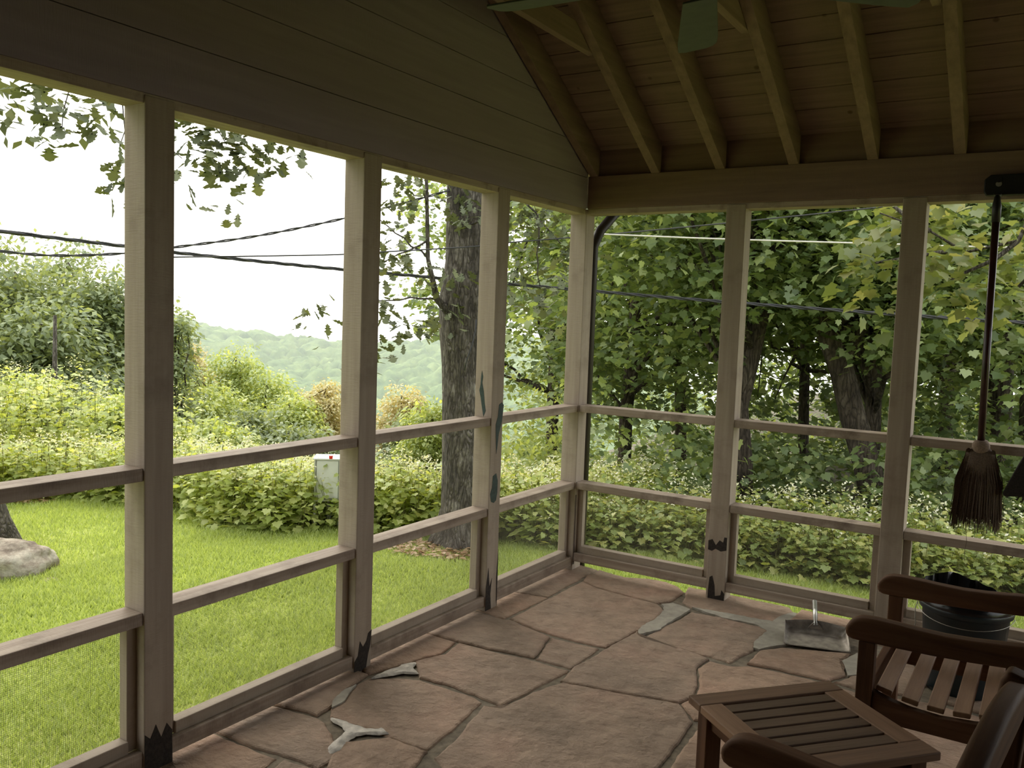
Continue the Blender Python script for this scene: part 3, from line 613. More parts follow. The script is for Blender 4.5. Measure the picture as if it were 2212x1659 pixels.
def floor_stones():
    bm = bmesh.new()
    for i, (k, poly) in enumerate(STONES.items()):
        rr = random.Random(i+31); dz = rr.uniform(-0.003, 0.006); tx, ty = rr.uniform(-0.009, 0.009), rr.uniform(-0.009, 0.009)
        out = rough_outline(poly, 0.0045, 0.022, i, 0.0025)
        cx = sum(p[0] for p in out)/len(out); cyy = sum(p[1] for p in out)/len(out)
        rings = []
        for ins, z in ((0.0, -0.05), (-0.001, -0.006), (0.003, -0.001), (0.010, 0.0015)):
            ring = []
            n = len(out)
            for j in range(n):
                a = Vector(out[j-1]); b = Vector(out[(j+1) % n]); d = (b-a); nn = Vector((-d.y, d.x)); nn = nn/max(nn.length, 1e-6)
                p = Vector(out[j]) + nn*ins
                ring.append(bm.verts.new((p.x, p.y, z + (dz + tx*(p.x-cx) + ty*(p.y-cyy) if z > -0.04 else 0))))
            rings.append(ring)
        n = len(out)
        for q in range(3):
            for j in range(n):
                bm.faces.new((rings[q][j], rings[q][(j+1) % n], rings[q+1][(j+1) % n], rings[q+1][j]))
        bm.faces.new(rings[3])
    me = bpy.data.meshes.new('floor'); bmesh.ops.triangulate(bm, faces=[fc for fc in bm.faces if len(fc.verts) > 4]); bm.to_mesh(me); bm.free()
    me.materials.append(stone_m)
    o = bpy.data.objects.new('floor', me); C.objects.link(o); tag(o, kind='structure')
    out = [(-0.115, YE), (XE, YE), (XE, 0.13)] + [(x, 0.10+0.02*math.sin(x*9)) for x in np.arange(4.9, 0.72, -0.12)] + [(0.70, 0.03), (0.66, 0.05), (0.60, 0.09), (0.44, 0.10), (0.30, 0.05), (0.12, 0.09), (-0.115, 0.14)]
    bed = MB().prism(out, lambda a, b, q: (a, b, q), -0.05, -0.007).build('mortar_bed', bed_m, o); 
    base = MB().box(-0.10, XE, YE, 0.02, -0.6, -0.051).build('foundation', plain('foundation_stone', (0.25, 0.21, 0.16), 0.9, 0, 0.3, 6, 0.5)); tag(base, 'stone foundation under the porch floor', 'foundation', kind='structure')
    PATCH = {
    'p1':[(0.683,-0.259),(0.729,-0.213),(0.834,-0.25),(0.83,-0.402),(0.808,-0.503),(0.818,-0.615),(0.765,-0.742),(0.738,-0.693),(0.747,-0.475),(0.736,-0.345)],
    'p2':[(0.83,-0.208),(1.237,-0.16),(1.252,-0.028),(1.292,0.047),(1.407,0.006),(1.35,-0.168),(1.40,-0.40),(1.349,-0.468),(1.293,-0.574),(1.264,-0.569),(1.248,-0.48),(1.256,-0.308),(1.199,-0.256),(1.009,-0.254)],
    'p3':[(1.646,-0.48),(1.678,-0.336),(1.722,-0.487),(1.735,-0.589),(1.692,-0.633)]}
    for i, (k, p) in enumerate(PATCH.items()):
        MB().prism(rough_outline(p, 0.006, 0.02, 90+i, -0.004), lambda a, b, q: (a, b, q), -0.03, 0.0045).build('mortar_patch', mortar_patch_m, o)
    DRIP = {
    'w1':[(0.203,-2.23),(0.239,-2.222),(0.313,-2.216),(0.365,-2.212),(0.403,-2.18),(0.453,-2.194),(0.432,-2.226),(0.388,-2.25),(0.371,-2.28),(0.375,-2.33),(0.4,-2.391),(0.378,-2.419),(0.348,-2.398),(0.331,-2.342),(0.311,-2.274),(0.269,-2.253),(0.231,-2.254)],
    'w2':[(0.086,-1.887),(0.086,-1.801),(0.099,-1.695),(0.136,-1.648),(0.153,-1.691),(0.21,-1.731),(0.162,-1.772),(0.124,-1.83)]}
    labs = ['Y-shaped white plaster smear across a floor joint', 'grey white plaster smear near the foot of the left wall post']
    for i, (k, p) in enumerate(DRIP.items()):
        outl = rough_outline(p, 0.004, 0.012, 70+i, 0.0)
        c_ = (sum(a for a, b in outl)/len(outl), sum(b for a, b in outl)/len(outl)); n = len(outl)
        ring2 = []
        for j in range(n):
            a = Vector(outl[j-2]); b = Vector(outl[(j+2) % n]); d = b-a; nn = Vector((-d.y, d.x)); nn /= max(nn.length, 1e-6); q = Vector(outl[j])+nn*0.007; ring2.append((q.x, q.y, 0.007+0.0015*math.sin(j*1.7)))
        mb = MB().add([(a, b, 0.001) for a, b in outl] + ring2, [tuple(range(n, 2*n))] + [(j, (j+1) % n, (j+1) % n+n, j+n) for j in range(n)])
        q = mb.build('plaster_smear', plaster_m, o, smooth=True); q['label'] = labs[i]
    MB().prism(rough_outline([(0.144,-2.171),(0.084,-2.092),(0.074,-2.022),(0.081,-1.963),(0.145,-2.097)], 0.004, 0.02, 5), lambda a, b, q: (a, b, q), -0.03, 0.005).build('mortar_patch', mortar_patch_m, o)
floor_stones()

# ------------------------------------------------------------------ furniture
def chair(label, loc, rz):
    t = empty('garden_armchair', loc, rz); tag(t, label, 'chair', 'slatted wooden garden armchairs')
    hw = 0.265
    arm = [(-0.229, 0.582), (-0.234, 0.590), (-0.236, 0.600), (-0.235, 0.610), (-0.230, 0.620), (-0.223, 0.629), (-0.214, 0.637), (-0.203, 0.642), (-0.19, 0.646), (-0.17, 0.6475), (-0.15, 0.648), (-0.10, 0.646), (-0.04, 0.642), (0.03, 0.640), (0.10, 0.643), (0.16, 0.649), (0.235, 0.657),
           (0.235, 0.590), (0.10, 0.580), (0.0, 0.576), (-0.10, 0.575), (-0.19, 0.575), (-0.215, 0.576)]
    for s in (-1, 1):
        o = MB().prism(arm, lambda a, b, q: (a, q, b), s*hw-0.026, s*hw+0.026).build('armrest', teak[0], t, bevel=0.012)
        MB().box(-0.196, -0.150, s*hw-0.023, s*hw+0.023, 0, 0.577).build('leg', teak[2], t, bevel=0.003)
        st = [(0.215, 0.0), (0.215, 0.45), (0.228, 0.62), (0.262, 0.905), (0.272, 0.925), (0.300, 0.918), (0.312, 0.905), (0.290, 0.62), (0.272, 0.45), (0.268, 0.0)]
        MB().prism(st, lambda a, b, q: (a, q, b), s*hw-0.0225, s*hw+0.0225).build('leg', teak[2], t, bevel=0.008)
        ap = [(-0.15, 0.345), (0.215, 0.345), (0.215, 0.425), (0.12, 0.408), (0.03, 0.400), (-0.05, 0.405), (-0.11, 0.418), (-0.15, 0.432)]
        MB().prism(ap, lambda a, b, q: (a, q, b), s*hw-0.016, s*hw+0.012).build('apron', teak[0], t, bevel=0.003)
    MB().box(-0.190, -0.165, -hw+0.023, hw-0.023, 0.345, 0.425).build('apron', teak[1], t, bevel=0.003)
    MB().box(0.225, 0.250, -hw+0.023, hw-0.023, 0.345, 0.425).build('apron', teak[1], t, bevel=0.003)
    for i, (x, z) in enumerate([(-0.121, 0.434), (-0.050, 0.420), (0.018, 0.414), (0.085, 0.417), (0.150, 0.427)]):
        a = [0.20, 0.13, 0.02, -0.09, -0.16][i]
        o = MB().box(-0.0225, 0.0225, -hw+0.003, hw-0.003, -0.008, 0.008).build('seat_slat', teak_light[1], t, bevel=0.003, loc=(x, 0, z)); o.rotation_euler = (0, a, 0)
    # back: rails, crest and upright slats leaning with the stiles
    def lean(z): return 0.228 + (z-0.62)*0.12 + 0.012
    def slab(name, y0, y1, z0, z1, th, mat):
        return MB().add([(lean(z)+dx, y, z) for z in (z0, z1) for y in (y0, y1) for dx in (0, th)], [(0,1,3,2),(4,6,7,5),(0,4,5,1),(2,3,7,6),(0,2,6,4),(1,5,7,3)]).build(name, mat, t, bevel=0.005)
    slab('back_rail', -hw+0.022, hw-0.022, 0.475, 0.520, 0.028, teak[1])
    n = 14; top = []
    mb = MB(); yy = [(-hw+0.01)+(2*hw-0.02)*i/n for i in range(n+1)]
    prof = [(y, 0.905+0.035*(1-(y/hw)**2)) for y in yy]
    mb.prism(prof + [(yy[-1], 0.840), (yy[0], 0.840)], lambda a, b, q: (lean(b)+q, a, b), -0.002, 0.034)
    mb.build('crest_rail', teak[1], t, bevel=0.010)
    for i in range(7):
        y = -0.195 + i*0.065
        slab('back_slat', y-0.021, y+0.021, 0.515, 0.845, 0.014, teak[2])
    return t
chair('slatted teak armchair facing left, standing before the dark tub with both armrests in full view', (2.121, -1.535, 0), 0.0)
chair('nearest slatted teak armchair, cut off at the bottom right corner, one rounded armrest in view', (2.034, -3.036, 0), math.radians(-6))

def table():
    t = empty('side_table', (1.876, -2.205, 0), math.radians(49.4)); tag(t, 'low square slatted teak side table standing between the two armchairs', 'table')
    A, B, z1, z0 = 0.2315, 0.217, 0.462, 0.440; w = 0.066
    # local x along the far-left edge, local y points away from the near side
    MB().box(-A, A, B-w, B, z0, z1).build('end_board', teak_mid[0], t, bevel=0.003); MB().box(-A, A, -B, -B+w, z0, z1).build('end_board', teak_mid[0], t, bevel=0.003)
    MB().box(-A, -A+w, -B+w+0.0005, B-w-0.0005, z0, z1).build('side_board', teak_light[1], t, bevel=0.003); MB().box(A-w, A, -B+w+0.0005, B-w-0.0005, z0, z1).build('side_board', teak_light[1], t, bevel=0.003)
    y0, y1 = -B+w, B-w; n = 6; g = 0.0085; sw = (y1-y0-g*(n+1))/n
    for i in range(n):
        a = y0+g+i*(sw+g)
        MB().box(-A+w-0.004, A-w+0.004, a, a+sw, z0+0.004, z1-0.003).build('top_slat', teak_slat[0], t, bevel=0.002)
    for sx in (-1, 1):
        for sy in (-1, 1):
            cx, cyy = sx*(A-0.045), sy*(B-0.045)
            MB().box(cx-0.024, cx+0.024, cyy-0.024, cyy+0.024, 0, z0).build('leg', teak[2], t, bevel=0.003)
    for s in (-1, 1):
        MB().box(-A+0.069, A-0.069, s*(B-0.045)-0.011, s*(B-0.045)+0.011, z0-0.05, z0-0.001).build('apron', teak[0], t, bevel=0.002)
        MB().box(s*(A-0.045)-0.011, s*(A-0.045)+0.011, -B+0.069, B-0.069, z0-0.05, z0-0.001).build('apron', teak[1], t, bevel=0.002)
table()

def dustpan():
    t = empty('dustpan', (1.512, -0.402, 0.005), math.radians(16)); tag(t, 'grey metal dustpan lying on the flagstones left of the armchair', 'dustpan')
    mb = MB(); n = 18; rows = []
    # pan surface: u across, v front to back
    nu, nv = 24, 14; vs = []
    for j in range(nv+1):
        for i in range(nu+1):
            uu = -1+2*i/nu; v = j/nv
            sd = max(0.0, (abs(uu)-0.80)/0.20); bk = max(0.0, (v-0.62)/0.38); fl = 0.215
            hs = 0.004 + 0.050*min(1.0, v*1.25)**0.8                       # wall height grows towards the back
            aS = min(1.0, sd)*PI/2; aB = min(1.0, bk)*PI/2
            x = math.copysign(0.118*min(1.0, abs(uu)/0.80) + 0.030*math.sin(aS), uu)*(1 - 0.06*v)
            y = fl*0.80*min(1.0, v/0.62) + fl*0.20*math.sin(aB) - 0.035*bk*(abs(uu))**3
            z = max(hs*(1-math.cos(aS)), 0.058*(1-math.cos(aB))*(1-0.15*abs(uu))) + 0.006*v
            vs.append((x, y, z))
    fs = [(j*(nu+1)+i, j*(nu+1)+i+1, (j+1)*(nu+1)+i+1, (j+1)*(nu+1)+i) for j in range(nv) for i in range(nu)]
    mb.add(vs, fs); o = mb.build('pan', steel_dull, t, smooth=True)
    so = o.modifiers.new('thickness', 'SOLIDIFY'); so.thickness = 0.0015
    MB().tube([(0, 0.185, 0.045), (0, 0.205, 0.060), (0, 0.225, 0.072), (0, 0.34, 0.118)], [0.012, 0.008, 0.0115, 0.0115], 14).build('handle', steel, t, smooth=True)['label'] = 'bright round steel handle'
    MB().prism([(-.035, .03), (.035, .03), (.012, .058), (-.012, .058)], lambda a, b, q: (a, q, b), 0.186, 0.190).build('handle_bracket', steel_dull, t)
dustpan()

def tub():
    t = empty('plastic_tub', (2.112, -0.47, 0)); tag(t, 'dark round plastic tub with a black liner bag, behind the armchair', 'bucket')
    MB().lathe([(0.0, 0.0), (0.135, 0.0), (0.142, 0.02), (0.165, 0.335), (0.170, 0.338), (0.178, 0.342), (0.180, 0.362), (0.176, 0.370), (0.168, 0.366), (0.160, 0.33), (0.137, 0.02), (0.0, 0.015)], 0, 0, 40).build('tub_body', tub_m, t, smooth=True)
    # crumpled bag rim
    n = 60; vs = []; rr = random.Random(4)
    for ring in range(5):
        for k in range(n):
            a = 2*PI*k/n; hgt = 0.030 + 0.050*max(0, math.cos(a-2.3))**1.5 + 0.004*math.sin(7*a) + 0.002*math.sin(15*a)
            z = [0.345, 0.372, 0.38+hgt*0.5, 0.372+hgt, 0.30][ring]; R_ = [0.172, 0.181, 0.172+0.006*math.sin(9*a), 0.160+0.009*math.sin(13*a+1), 0.140][ring]
            vs.append((R_*math.cos(a), R_*math.sin(a), z))
    fs = [(j*n+k, j*n+(k+1) % n, (j+1)*n+(k+1) % n, (j+1)*n+k) for j in range(4) for k in range(n)] + [tuple(range(4*n, 5*n))]
    MB().add(vs, fs).build('liner_bag', bag_m, t, smooth=True)
    MB().tube([(-0.180, -0.01, 0.352), (-0.190, -0.02, 0.31), (-0.183, -0.03, 0.25), (-0.196, -0.04, 0.19), (-0.188, -0.045, 0.13)], 0.0018, 6).build('wire_handle', wire_m, t, smooth=True)
    pts = [(0.181*math.cos(a), 0.181*math.sin(a), 0.338-0.03*math.sin((a-PI*1.02)/(PI*.96)*PI)) for a in [PI*1.02+PI*0.96*i/20 for i in range(21)]]
    MB().tube(pts, 0.0016, 6).build('rim_wire', wire_m, t, smooth=True)
tub()

def rack_and_brooms():
    t = empty('broom_rack', (2.27, 0, 2.158)); tag(t, 'black tool rack screwed to the beam at the upper right edge', 'rack')
    pl = [(-0.245, -0.03), (-0.235, -0.046), (0.245, -0.046), (0.245, 0.046), (-0.22, 0.046), (-0.245, 0.025)]
    MB().prism(pl, lambda a, b, q: (a, q, b), -0.034, -0.001).build('rack_body', black_iron, t, bevel=0.005)
    for z, r_, m_ in ((0.004, 0.0125, steel), (0.022, 0.013, black_iron)):
        MB().tube([(-0.187, -0.034, z), (-0.187, -0.039, z)], r_, 18).build('screw', m_, t)
    MB().box(-0.2, -0.17, -0.11, -0.034, -0.055, -0.046).build('hook', black_iron, t, bevel=0.002)
    MB().box(0.09, 0.12, -0.12, -0.034, -0.055, -0.046).build('hook', black_iron, t, bevel=0.002)
    b = empty('hanging_broom', (2.085, -0.10, 2.105)); tag(b, 'straw broom with a dark red handle hanging head down from the rack', 'broom')
    MB().tube([(0.0, 0, 0.0), (0.0, 0, -0.01), (0.001, 0, -0.05), (0.002, 0, -0.12)], [0.006, 0.012, 0.0185, 0.0175], 14).build('grip', black_iron, b, smooth=True)
    MB().tube([(0.002, 0, -0.12), (0.006, 0, -0.70), (0.012, 0, -1.12)], 0.0155, 14).build('handle', handle_m, b, smooth=True)
    # fibre head: core plus many strands
    MB().tube([(0.012, 0, -1.09), (0.013, 0, -1.11), (0.013, 0, -1.135), (0.013, 0, -1.15)], [0.026, 0.036, 0.036, 0.028], 18).build('cord_binding', cord_m, b, smooth=True)
    core = [(0.034, -1.12), (0.058, -1.15), (0.070, -1.22), (0.078, -1.32), (0.082, -1.40), (0.078, -1.44), (0.0, -1.45)]
    mb = MB().lathe(core, 0.013, 0, 28)
    mb.v = [(0.013+(x-0.013)*(1.0), y*0.55, z) for x, y, z in mb.v]
    rr = random.Random(9)
    for i in range(620):
        a = rr.uniform(0, 2*PI); k = rr.uniform(0.80, 1.05)
        top = Vector((0.013+0.054*math.cos(a)*k, 0.026*math.sin(a)*k, -1.13-rr.uniform(0, 0.02)))
        end = rr.uniform(-1.505, -1.42); w = rr.uniform(0.85, 1.12)
        bot = Vector((0.013+0.094*math.cos(a)*w + rr.uniform(-.008, .008), 0.048*math.sin(a)*w, end))
        mid = Vector((0.013+0.084*math.cos(a)*w, 0.042*math.sin(a)*w, (top.z+end)/2+0.02))
        mb.tube([top, mid, bot], [0.0016, 0.0018, 0.0010], 3, cap=False)
    mb.build('straw_head', straw_m, b)
    MB().tube([(-0.02, -0.03, -1.49), (-0.012, -0.035, -1.55), (-0.018, -0.035, -1.60), (-0.013, -0.035, -1.64)], 0.0009, 4).build('loose_straw', straw_m, b)
    c = empty('angled_broom', (2.43, -0.12, 2.105)); tag(c, 'black broom head jutting in at the right edge beside the straw broom', 'broom')
    MB().tube([(0, 0, 0), (0, 0, -1.0)], 0.012, 12).build('handle', black_iron, c, smooth=True)
    MB().prism([(-.04, -.97), (.05, -.97), (.13, -1.06), (.13, -1.20), (-.02, -1.32), (-.16, -1.315), (-.225, -1.325), (-.232, -1.31), (-.19, -1.20), (-.14, -1.08)], lambda a, b_, q: (a, q, b_), -0.028, 0.028).build('bristle_head', plain('black_bristle', (0.020, 0.014, 0.010), 0.95, 0, 0.5, 150, 0.5), c, bevel=0.014)
rack_and_brooms()

def fan():
    hx, hy, zb = 1.409, -2.027, 2.500
    t = empty('ceiling_fan', (hx, hy, zb)); tag(t, 'ceiling fan with grey green blades hanging under the rafters', 'fan')
    MB().lathe([(0.0, 0.355), (0.05, 0.355), (0.07, 0.33), (0.075, 0.30), (0.016, 0.295), (0.016, 0.16), (0.05, 0.15), (0.11, 0.13), (0.125, 0.09), (0.12, 0.05), (0.08, 0.02), (0.06, 0.0), (0.0, 0.0)], 0, 0, 32).build('motor_housing', fan_m, t, smooth=True)
    for k in range(5):
        a = math.radians(111.5 + 72*k)
        e = [(0.19, -0.052), (0.585, -0.072), (0.655, -0.070), (0.683, -0.058), (0.697, -0.035), (0.700, 0.04), (0.685, 0.066), (0.585, 0.068), (0.19, 0.052)]
        p = 0.19
        o = MB().prism(e, lambda x, y, q: (x, y, q - y*p), 0.0, 0.007).build('fan_blade', fan_m, t, bevel=0.002, rot=(0, 0, a))
        MB().prism([(0.09, -0.018), (0.2, -0.03), (0.27, 0.0), (0.2, 0.03), (0.09, 0.018)], lambda x, y, q: (x, y, q - y*p), 0.0075, 0.012).build('blade_bracket', fan_m, o)
    bk = MB().box(rx[3]-0.06, rx[5]-0.10, hy-0.07, hy+0.07, zb+0.36, zb+0.40).build('fan_mount_board', rafter_m); tag(bk, 'short board between collar ties carrying the ceiling fan', 'board')
fan()

# ------------------------------------------------------------------ vegetation
def tmpl(kind):
    """leaf outline as a triangle fan: verts (n,3) with base at the origin, tip along +y"""
    if kind == 'diamond':
        v = [(0, 0, 0), (0.28, 0.45, 0.06), (0, 1, 0), (-0.28, 0.45, 0.06)]; t = [(0, 1, 2), (0, 2, 3)]
        return np.array(v), np.array(t)
    if kind == 'oval':
        v = [(0, 0, 0), (0.24, 0.25, .05), (0.30, 0.55, .06), (0.14, 0.88, .02), (0, 1, -.04), (-0.14, 0.88, .02), (-0.30, 0.55, .06), (-0.24, 0.25, .05)]
        t = [(0, i, i+1) for i in range(1, 7)]; return np.array(v), np.array(t)
    if kind == 'maple':
        pts = [(0, .18), (.16, .02), (.30, .13), (.50, .24), (.40, .43), (.48, .68), (.29, .64), (.16, .80), (0, 1.0), (-.16, .80), (-.29, .64), (-.48, .68), (-.40, .43), (-.50, .24), (-.30, .13), (-.16, .02)]
        c = (0, .45, 0); v = [c] + [(x, y, 0.10*abs(x)-0.05*(y-.45)**2*4) for x, y in pts]; n = len(pts)
        t = [(0, 1+i, 1+(i+1) % n) for i in range(n)]; return np.array(v), np.array(t)
    if kind == 'oak':
        pts = [(0, 0), (.07, .14), (.20, .24), (.11, .34), (.30, .46), (.15, .55), (.36, .70), (.20, .80), (.16, .93), (0, 1), (-.16, .93), (-.20, .80), (-.36, .70), (-.15, .55), (-.30, .46), (-.11, .34), (-.20, .24), (-.07, .14)]
        c = (0, .55, 0); v = [c] + [(x, y, 0.12*abs(x)-.12*(y-.4)**2) for x, y in pts]; n = len(pts)
        t = [(0, 1+i, 1+(i+1) % n) for i in range(n)]; return np.array(v), np.array(t)
def stamp(T, pos, fwd, up, size):
    """place template T at pos with its y axis along fwd, z near up"""
    tv, tf = T; n = len(pos)
    y = fwd/np.maximum(np.linalg.norm(fwd, axis=1, keepdims=True), 1e-9)
    x = np.cross(y, up); x /= np.maximum(np.linalg.norm(x, axis=1, keepdims=True), 1e-9); z = np.cross(x, y)
    V = pos[:, None, :] + size[:, None, None]*(tv[None, :, 0:1]*x[:, None, :] + tv[None, :, 1:2]*y[:, None, :] + tv[None, :, 2:3]*z[:, None, :])
    F = tf[None] + (np.arange(n)*len(tv))[:, None, None]
    return V.reshape(-1, 3), F.reshape(-1, 3)
def merge(parts):
    V = []; F = []; n = 0
    for v, f_ in parts: V.append(v); F.append(f_+n); n += len(v)
    return np.concatenate(V), np.concatenate(F)
def sprays(rng, centers, radius, per, T, size, droop=0.35, flat=0.28, szvar=0.35):
    """flattish layered sprays of leaves round every centre"""
    n = len(centers); N = n*per
    c = np.repeat(centers, per, 0); rad = np.repeat(radius if hasattr(radius, '__len__') else np.full(n, radius), per)
    a = rng.uniform(0, 2*PI, N); q = np.sqrt(rng.uniform(0.02, 1, N))
    tilt = np.repeat(rng.normal(0, 0.25, (n, 2)), per, 0)
    dx, dy = q*np.cos(a), q*np.sin(a)
    P = c + np.stack([dx*rad, dy*rad, (rng.normal(0, flat, N) - droop*q**2 + tilt[:, 0]*dx + tilt[:, 1]*dy)*rad], 1)
    fwd = np.stack([dx+rng.normal(0, .5, N), dy+rng.normal(0, .5, N), rng.normal(-.45, .4, N)], 1)
    up = np.stack([rng.normal(0, .35, N), rng.normal(0, .35, N), np.ones(N)], 1)
    return stamp(T, P, fwd, up, size*(1+rng.uniform(-szvar, szvar, N)))
def crown_centers(rng, c, rad, n, shell=0.55):
    u_ = rng.normal(0, 1, (n, 3)); u_ /= np.linalg.norm(u_, axis=1, keepdims=True)
    rr = (shell + (1-shell)*rng.uniform(0, 1, n)**0.7)
    return np.array(c) + u_*rr[:, None]*np.array(rad)
def limb(mb, rng, a, b, r0, r1, wob=0.08, n=7, seg=7):
    a = np.array(a, float); b = np.array(b, float); L = np.linalg.norm(b-a); pts = []
    for i in range(n+1):
        t = i/n; p = a+(b-a)*t
        if 0 < i < n: p = p + rng.normal(0, wob*L*0.3, 3)
        pts.append(tuple(p))
    mb.tube(pts, [r0+(r1-r0)*i/n for i in range(n+1)], seg); return pts
def tree(name, label, cat, base, trunk_pts, r0, r1, centers, rad, per, T, size, leafm, barkm, group=None, seed=1, nl=9, droop=0.35, kind=None):
    rng = np.random.default_rng(seed); t = empty(name, (0, 0, 0)); t.location = base; tag(t, label, cat, group)
    off = np.array(base)
    mb = MB(); pts = [tuple(np.array(p)-off) for p in trunk_pts]; n = len(pts)
    rads = [r0 + (r1-r0)*i/(n-1) for i in range(n)]
    mb.tube(pts, rads, 12)
    cc = centers-off
    idx = rng.choice(len(cc), min(nl, len(cc)), replace=False)
    for i in idx:
        k = rng.integers(max(0, n//2-1), n); limb(mb, rng, pts[k], cc[i], max(rads[k]*0.45, 0.012), 0.008, n=5, seg=6)
    mb.build('trunk', barkm, t, smooth=True)
    V, F = sprays(rng, cc, rad, per, T, size, droop)
    big_mesh('foliage', V, F, leafm, t)
    return t
MAPLE, OAK, OVAL, DIA = tmpl('maple'), tmpl('oak'), tmpl('oval'), tmpl('diamond')
CAMP = np.array([2.367, -4.4995, 1.5013])
def dirp(bx, by):            # ground direction helper: bearing (deg from +y towards +x) and distance from the porch camera
    a = math.radians(bx); return CAMP[0]+by*math.sin(a), CAMP[1]+by*math.cos(a)

# --- big oak just outside the left wall
def big_oak():
    rng = np.random.default_rng(11)
    t = empty('oak_tree', (-1.95, 1.66, -0.55)); tag(t, 'thick grey oak trunk standing outside the third left bay, flared at its foot', 'tree')
    o = np.array([-1.95, 1.66, -0.55]); mb = MB()
    prof = [(0.0, .36, -0.30), (0.0, .30, -0.02), (0.0, .245, 0.12), (0.0, .215, 0.35), (-.02, .198, .75), (-.05, .188, 1.2), (-.07, .178, 1.6), (-.09, .182, 1.95), (-.10, .186, 2.2), (-.10, .165, 2.5), (-.11, .162, 3.1), (-.13, .158, 3.9), (-.16, .14, 5.2), (-.22, .10, 7.0), (-.3, .04, 9.0)]
    seg = 40; vs = []
    for x, r_, z in prof:
        for k in range(seg):
            a = 2*PI*k/seg; fl = 1 + (0.20*max(0, math.cos(5*a+.6)) if z < 0.2 else 0.03*math.sin(7*a+z)) + 0.02*math.sin(13*a+3*z)
            if 1.5 < z < 2.4: fl += 0.16*max(0, math.cos(a-PI*1.10))**3*math.sin((z-1.5)/.9*PI)
            vs.append((x + r_*fl*math.cos(a), r_*fl*math.sin(a), z))
    fs = [(i*seg+k, i*seg+(k+1) % seg, (i+1)*seg+(k+1) % seg, (i+1)*seg+k) for i in range(len(prof)-1) for k in range(seg)]
    mb.add(vs, fs); mb.build('trunk', bark_oak, t, smooth=True)
    b = MB(); P = lambda *q: tuple(np.array(q)-o)
    b.tube([P(-2.03, 1.52, 1.45), P(-2.14, 1.40, 1.62), P(-2.19, 1.33, 1.95), P(-2.21, 1.31, 2.56), P(-2.24, 1.29, 3.0), P(-2.3, 1.2, 3.6)], [.045, .03, .018, .015, .013, .008], 8)
    twigs = [((-2.19, 1.33, 1.95), (-2.45, 1.0, 2.25)), ((-2.21, 1.31, 2.4), (-2.1, 1.15, 2.5)), ((-2.2, 1.32, 2.1), (-2.35, .95, 1.9)), ((-2.14, 1.4, 1.62), (-2.5, .8, 1.55)), ((-1.95, 1.45, 2.2), (-1.4, 1.5, 2.45)),
             ((-1.9, 1.5, 2.9), (-1.2, 1.75, 2.5)), ((-1.4, 1.5, 2.45), (-1.15, 1.75, 2.1)), ((-1.9, 1.5, 2.6), (-1.0, 1.9, 2.3)), ((-2.0, 1.48, 1.3), (-1.95, 1.3, 1.7)), ((-1.3, 1.6, 2.3), (-1.3, 1.7, 1.75))]
    for a_, b_ in twigs: limb(b, rng, P(*a_), P(*b_), .010, .004, n=6, seg=5)
    b.build('branches', bark_oak, t, smooth=True)
    cs = [(-2.29, .99, 2.43), (-2.23, 1.04, 2.23), (-2.15, 1.11, 2.55), (-2.28, 1.0, 1.92), (-2.35, .95, 2.02), (-2.42, .9, 1.7), (-2.28, 1.0, 1.55), (-2.40, .95, 1.32), (-2.16, 1.1, 1.42), (-2.14, 1.12, 1.93), (-1.93, 1.34, 2.45),
          (-1.78, 1.36, 2.37), (-1.91, 1.29, 1.86), (-1.95, 1.28, 1.56), (-1.5, 1.57, 2.35), (-1.37, 1.66, 2.22), (-1.2, 1.75, 2.2), (-1.5, 1.6, 2.0), (-1.2, 1.76, 2.0), (-1.15, 1.78, 1.80), (-1.37, 1.65, 2.48), (-1.45, 1.55, 1.80),
          (-2.72, .55, 1.50), (-1.2, 1.7, 2.45), (-1.05, 1.85, 2.35), (-2.45, .9, 1.15), (-1.6, 1.6, 2.6), (-1.35, 1.7, 1.65), (-1.0, 1.9, 2.1), (-1.1, 1.8, 1.6), (-2.3, 1.0, 2.62)]
    V, F = sprays(rng, np.array(cs)-o, 0.16, 22, OAK, 0.10, 0.7, .45)
    up_c = crown_centers(rng, (-.3, 0.0, 6.6), (3.6, 2.8, 2.6), 260, .3)
    V2, F2 = sprays(rng, up_c, .5, 26, DIA, .15)
    V, F = merge([(V, F), (V2, F2)]); big_mesh('foliage', V, F, lf_oak, t)
    lb_ = MB()
    for i in range(9):
        q = up_c[i*20]; limb(lb_, rng, (-.16, 0, 4.4+.4*i), q, .07, .015, n=6, seg=6)
    lb_.build('upper_branches', bark_oak, t, smooth=True)
big_oak()

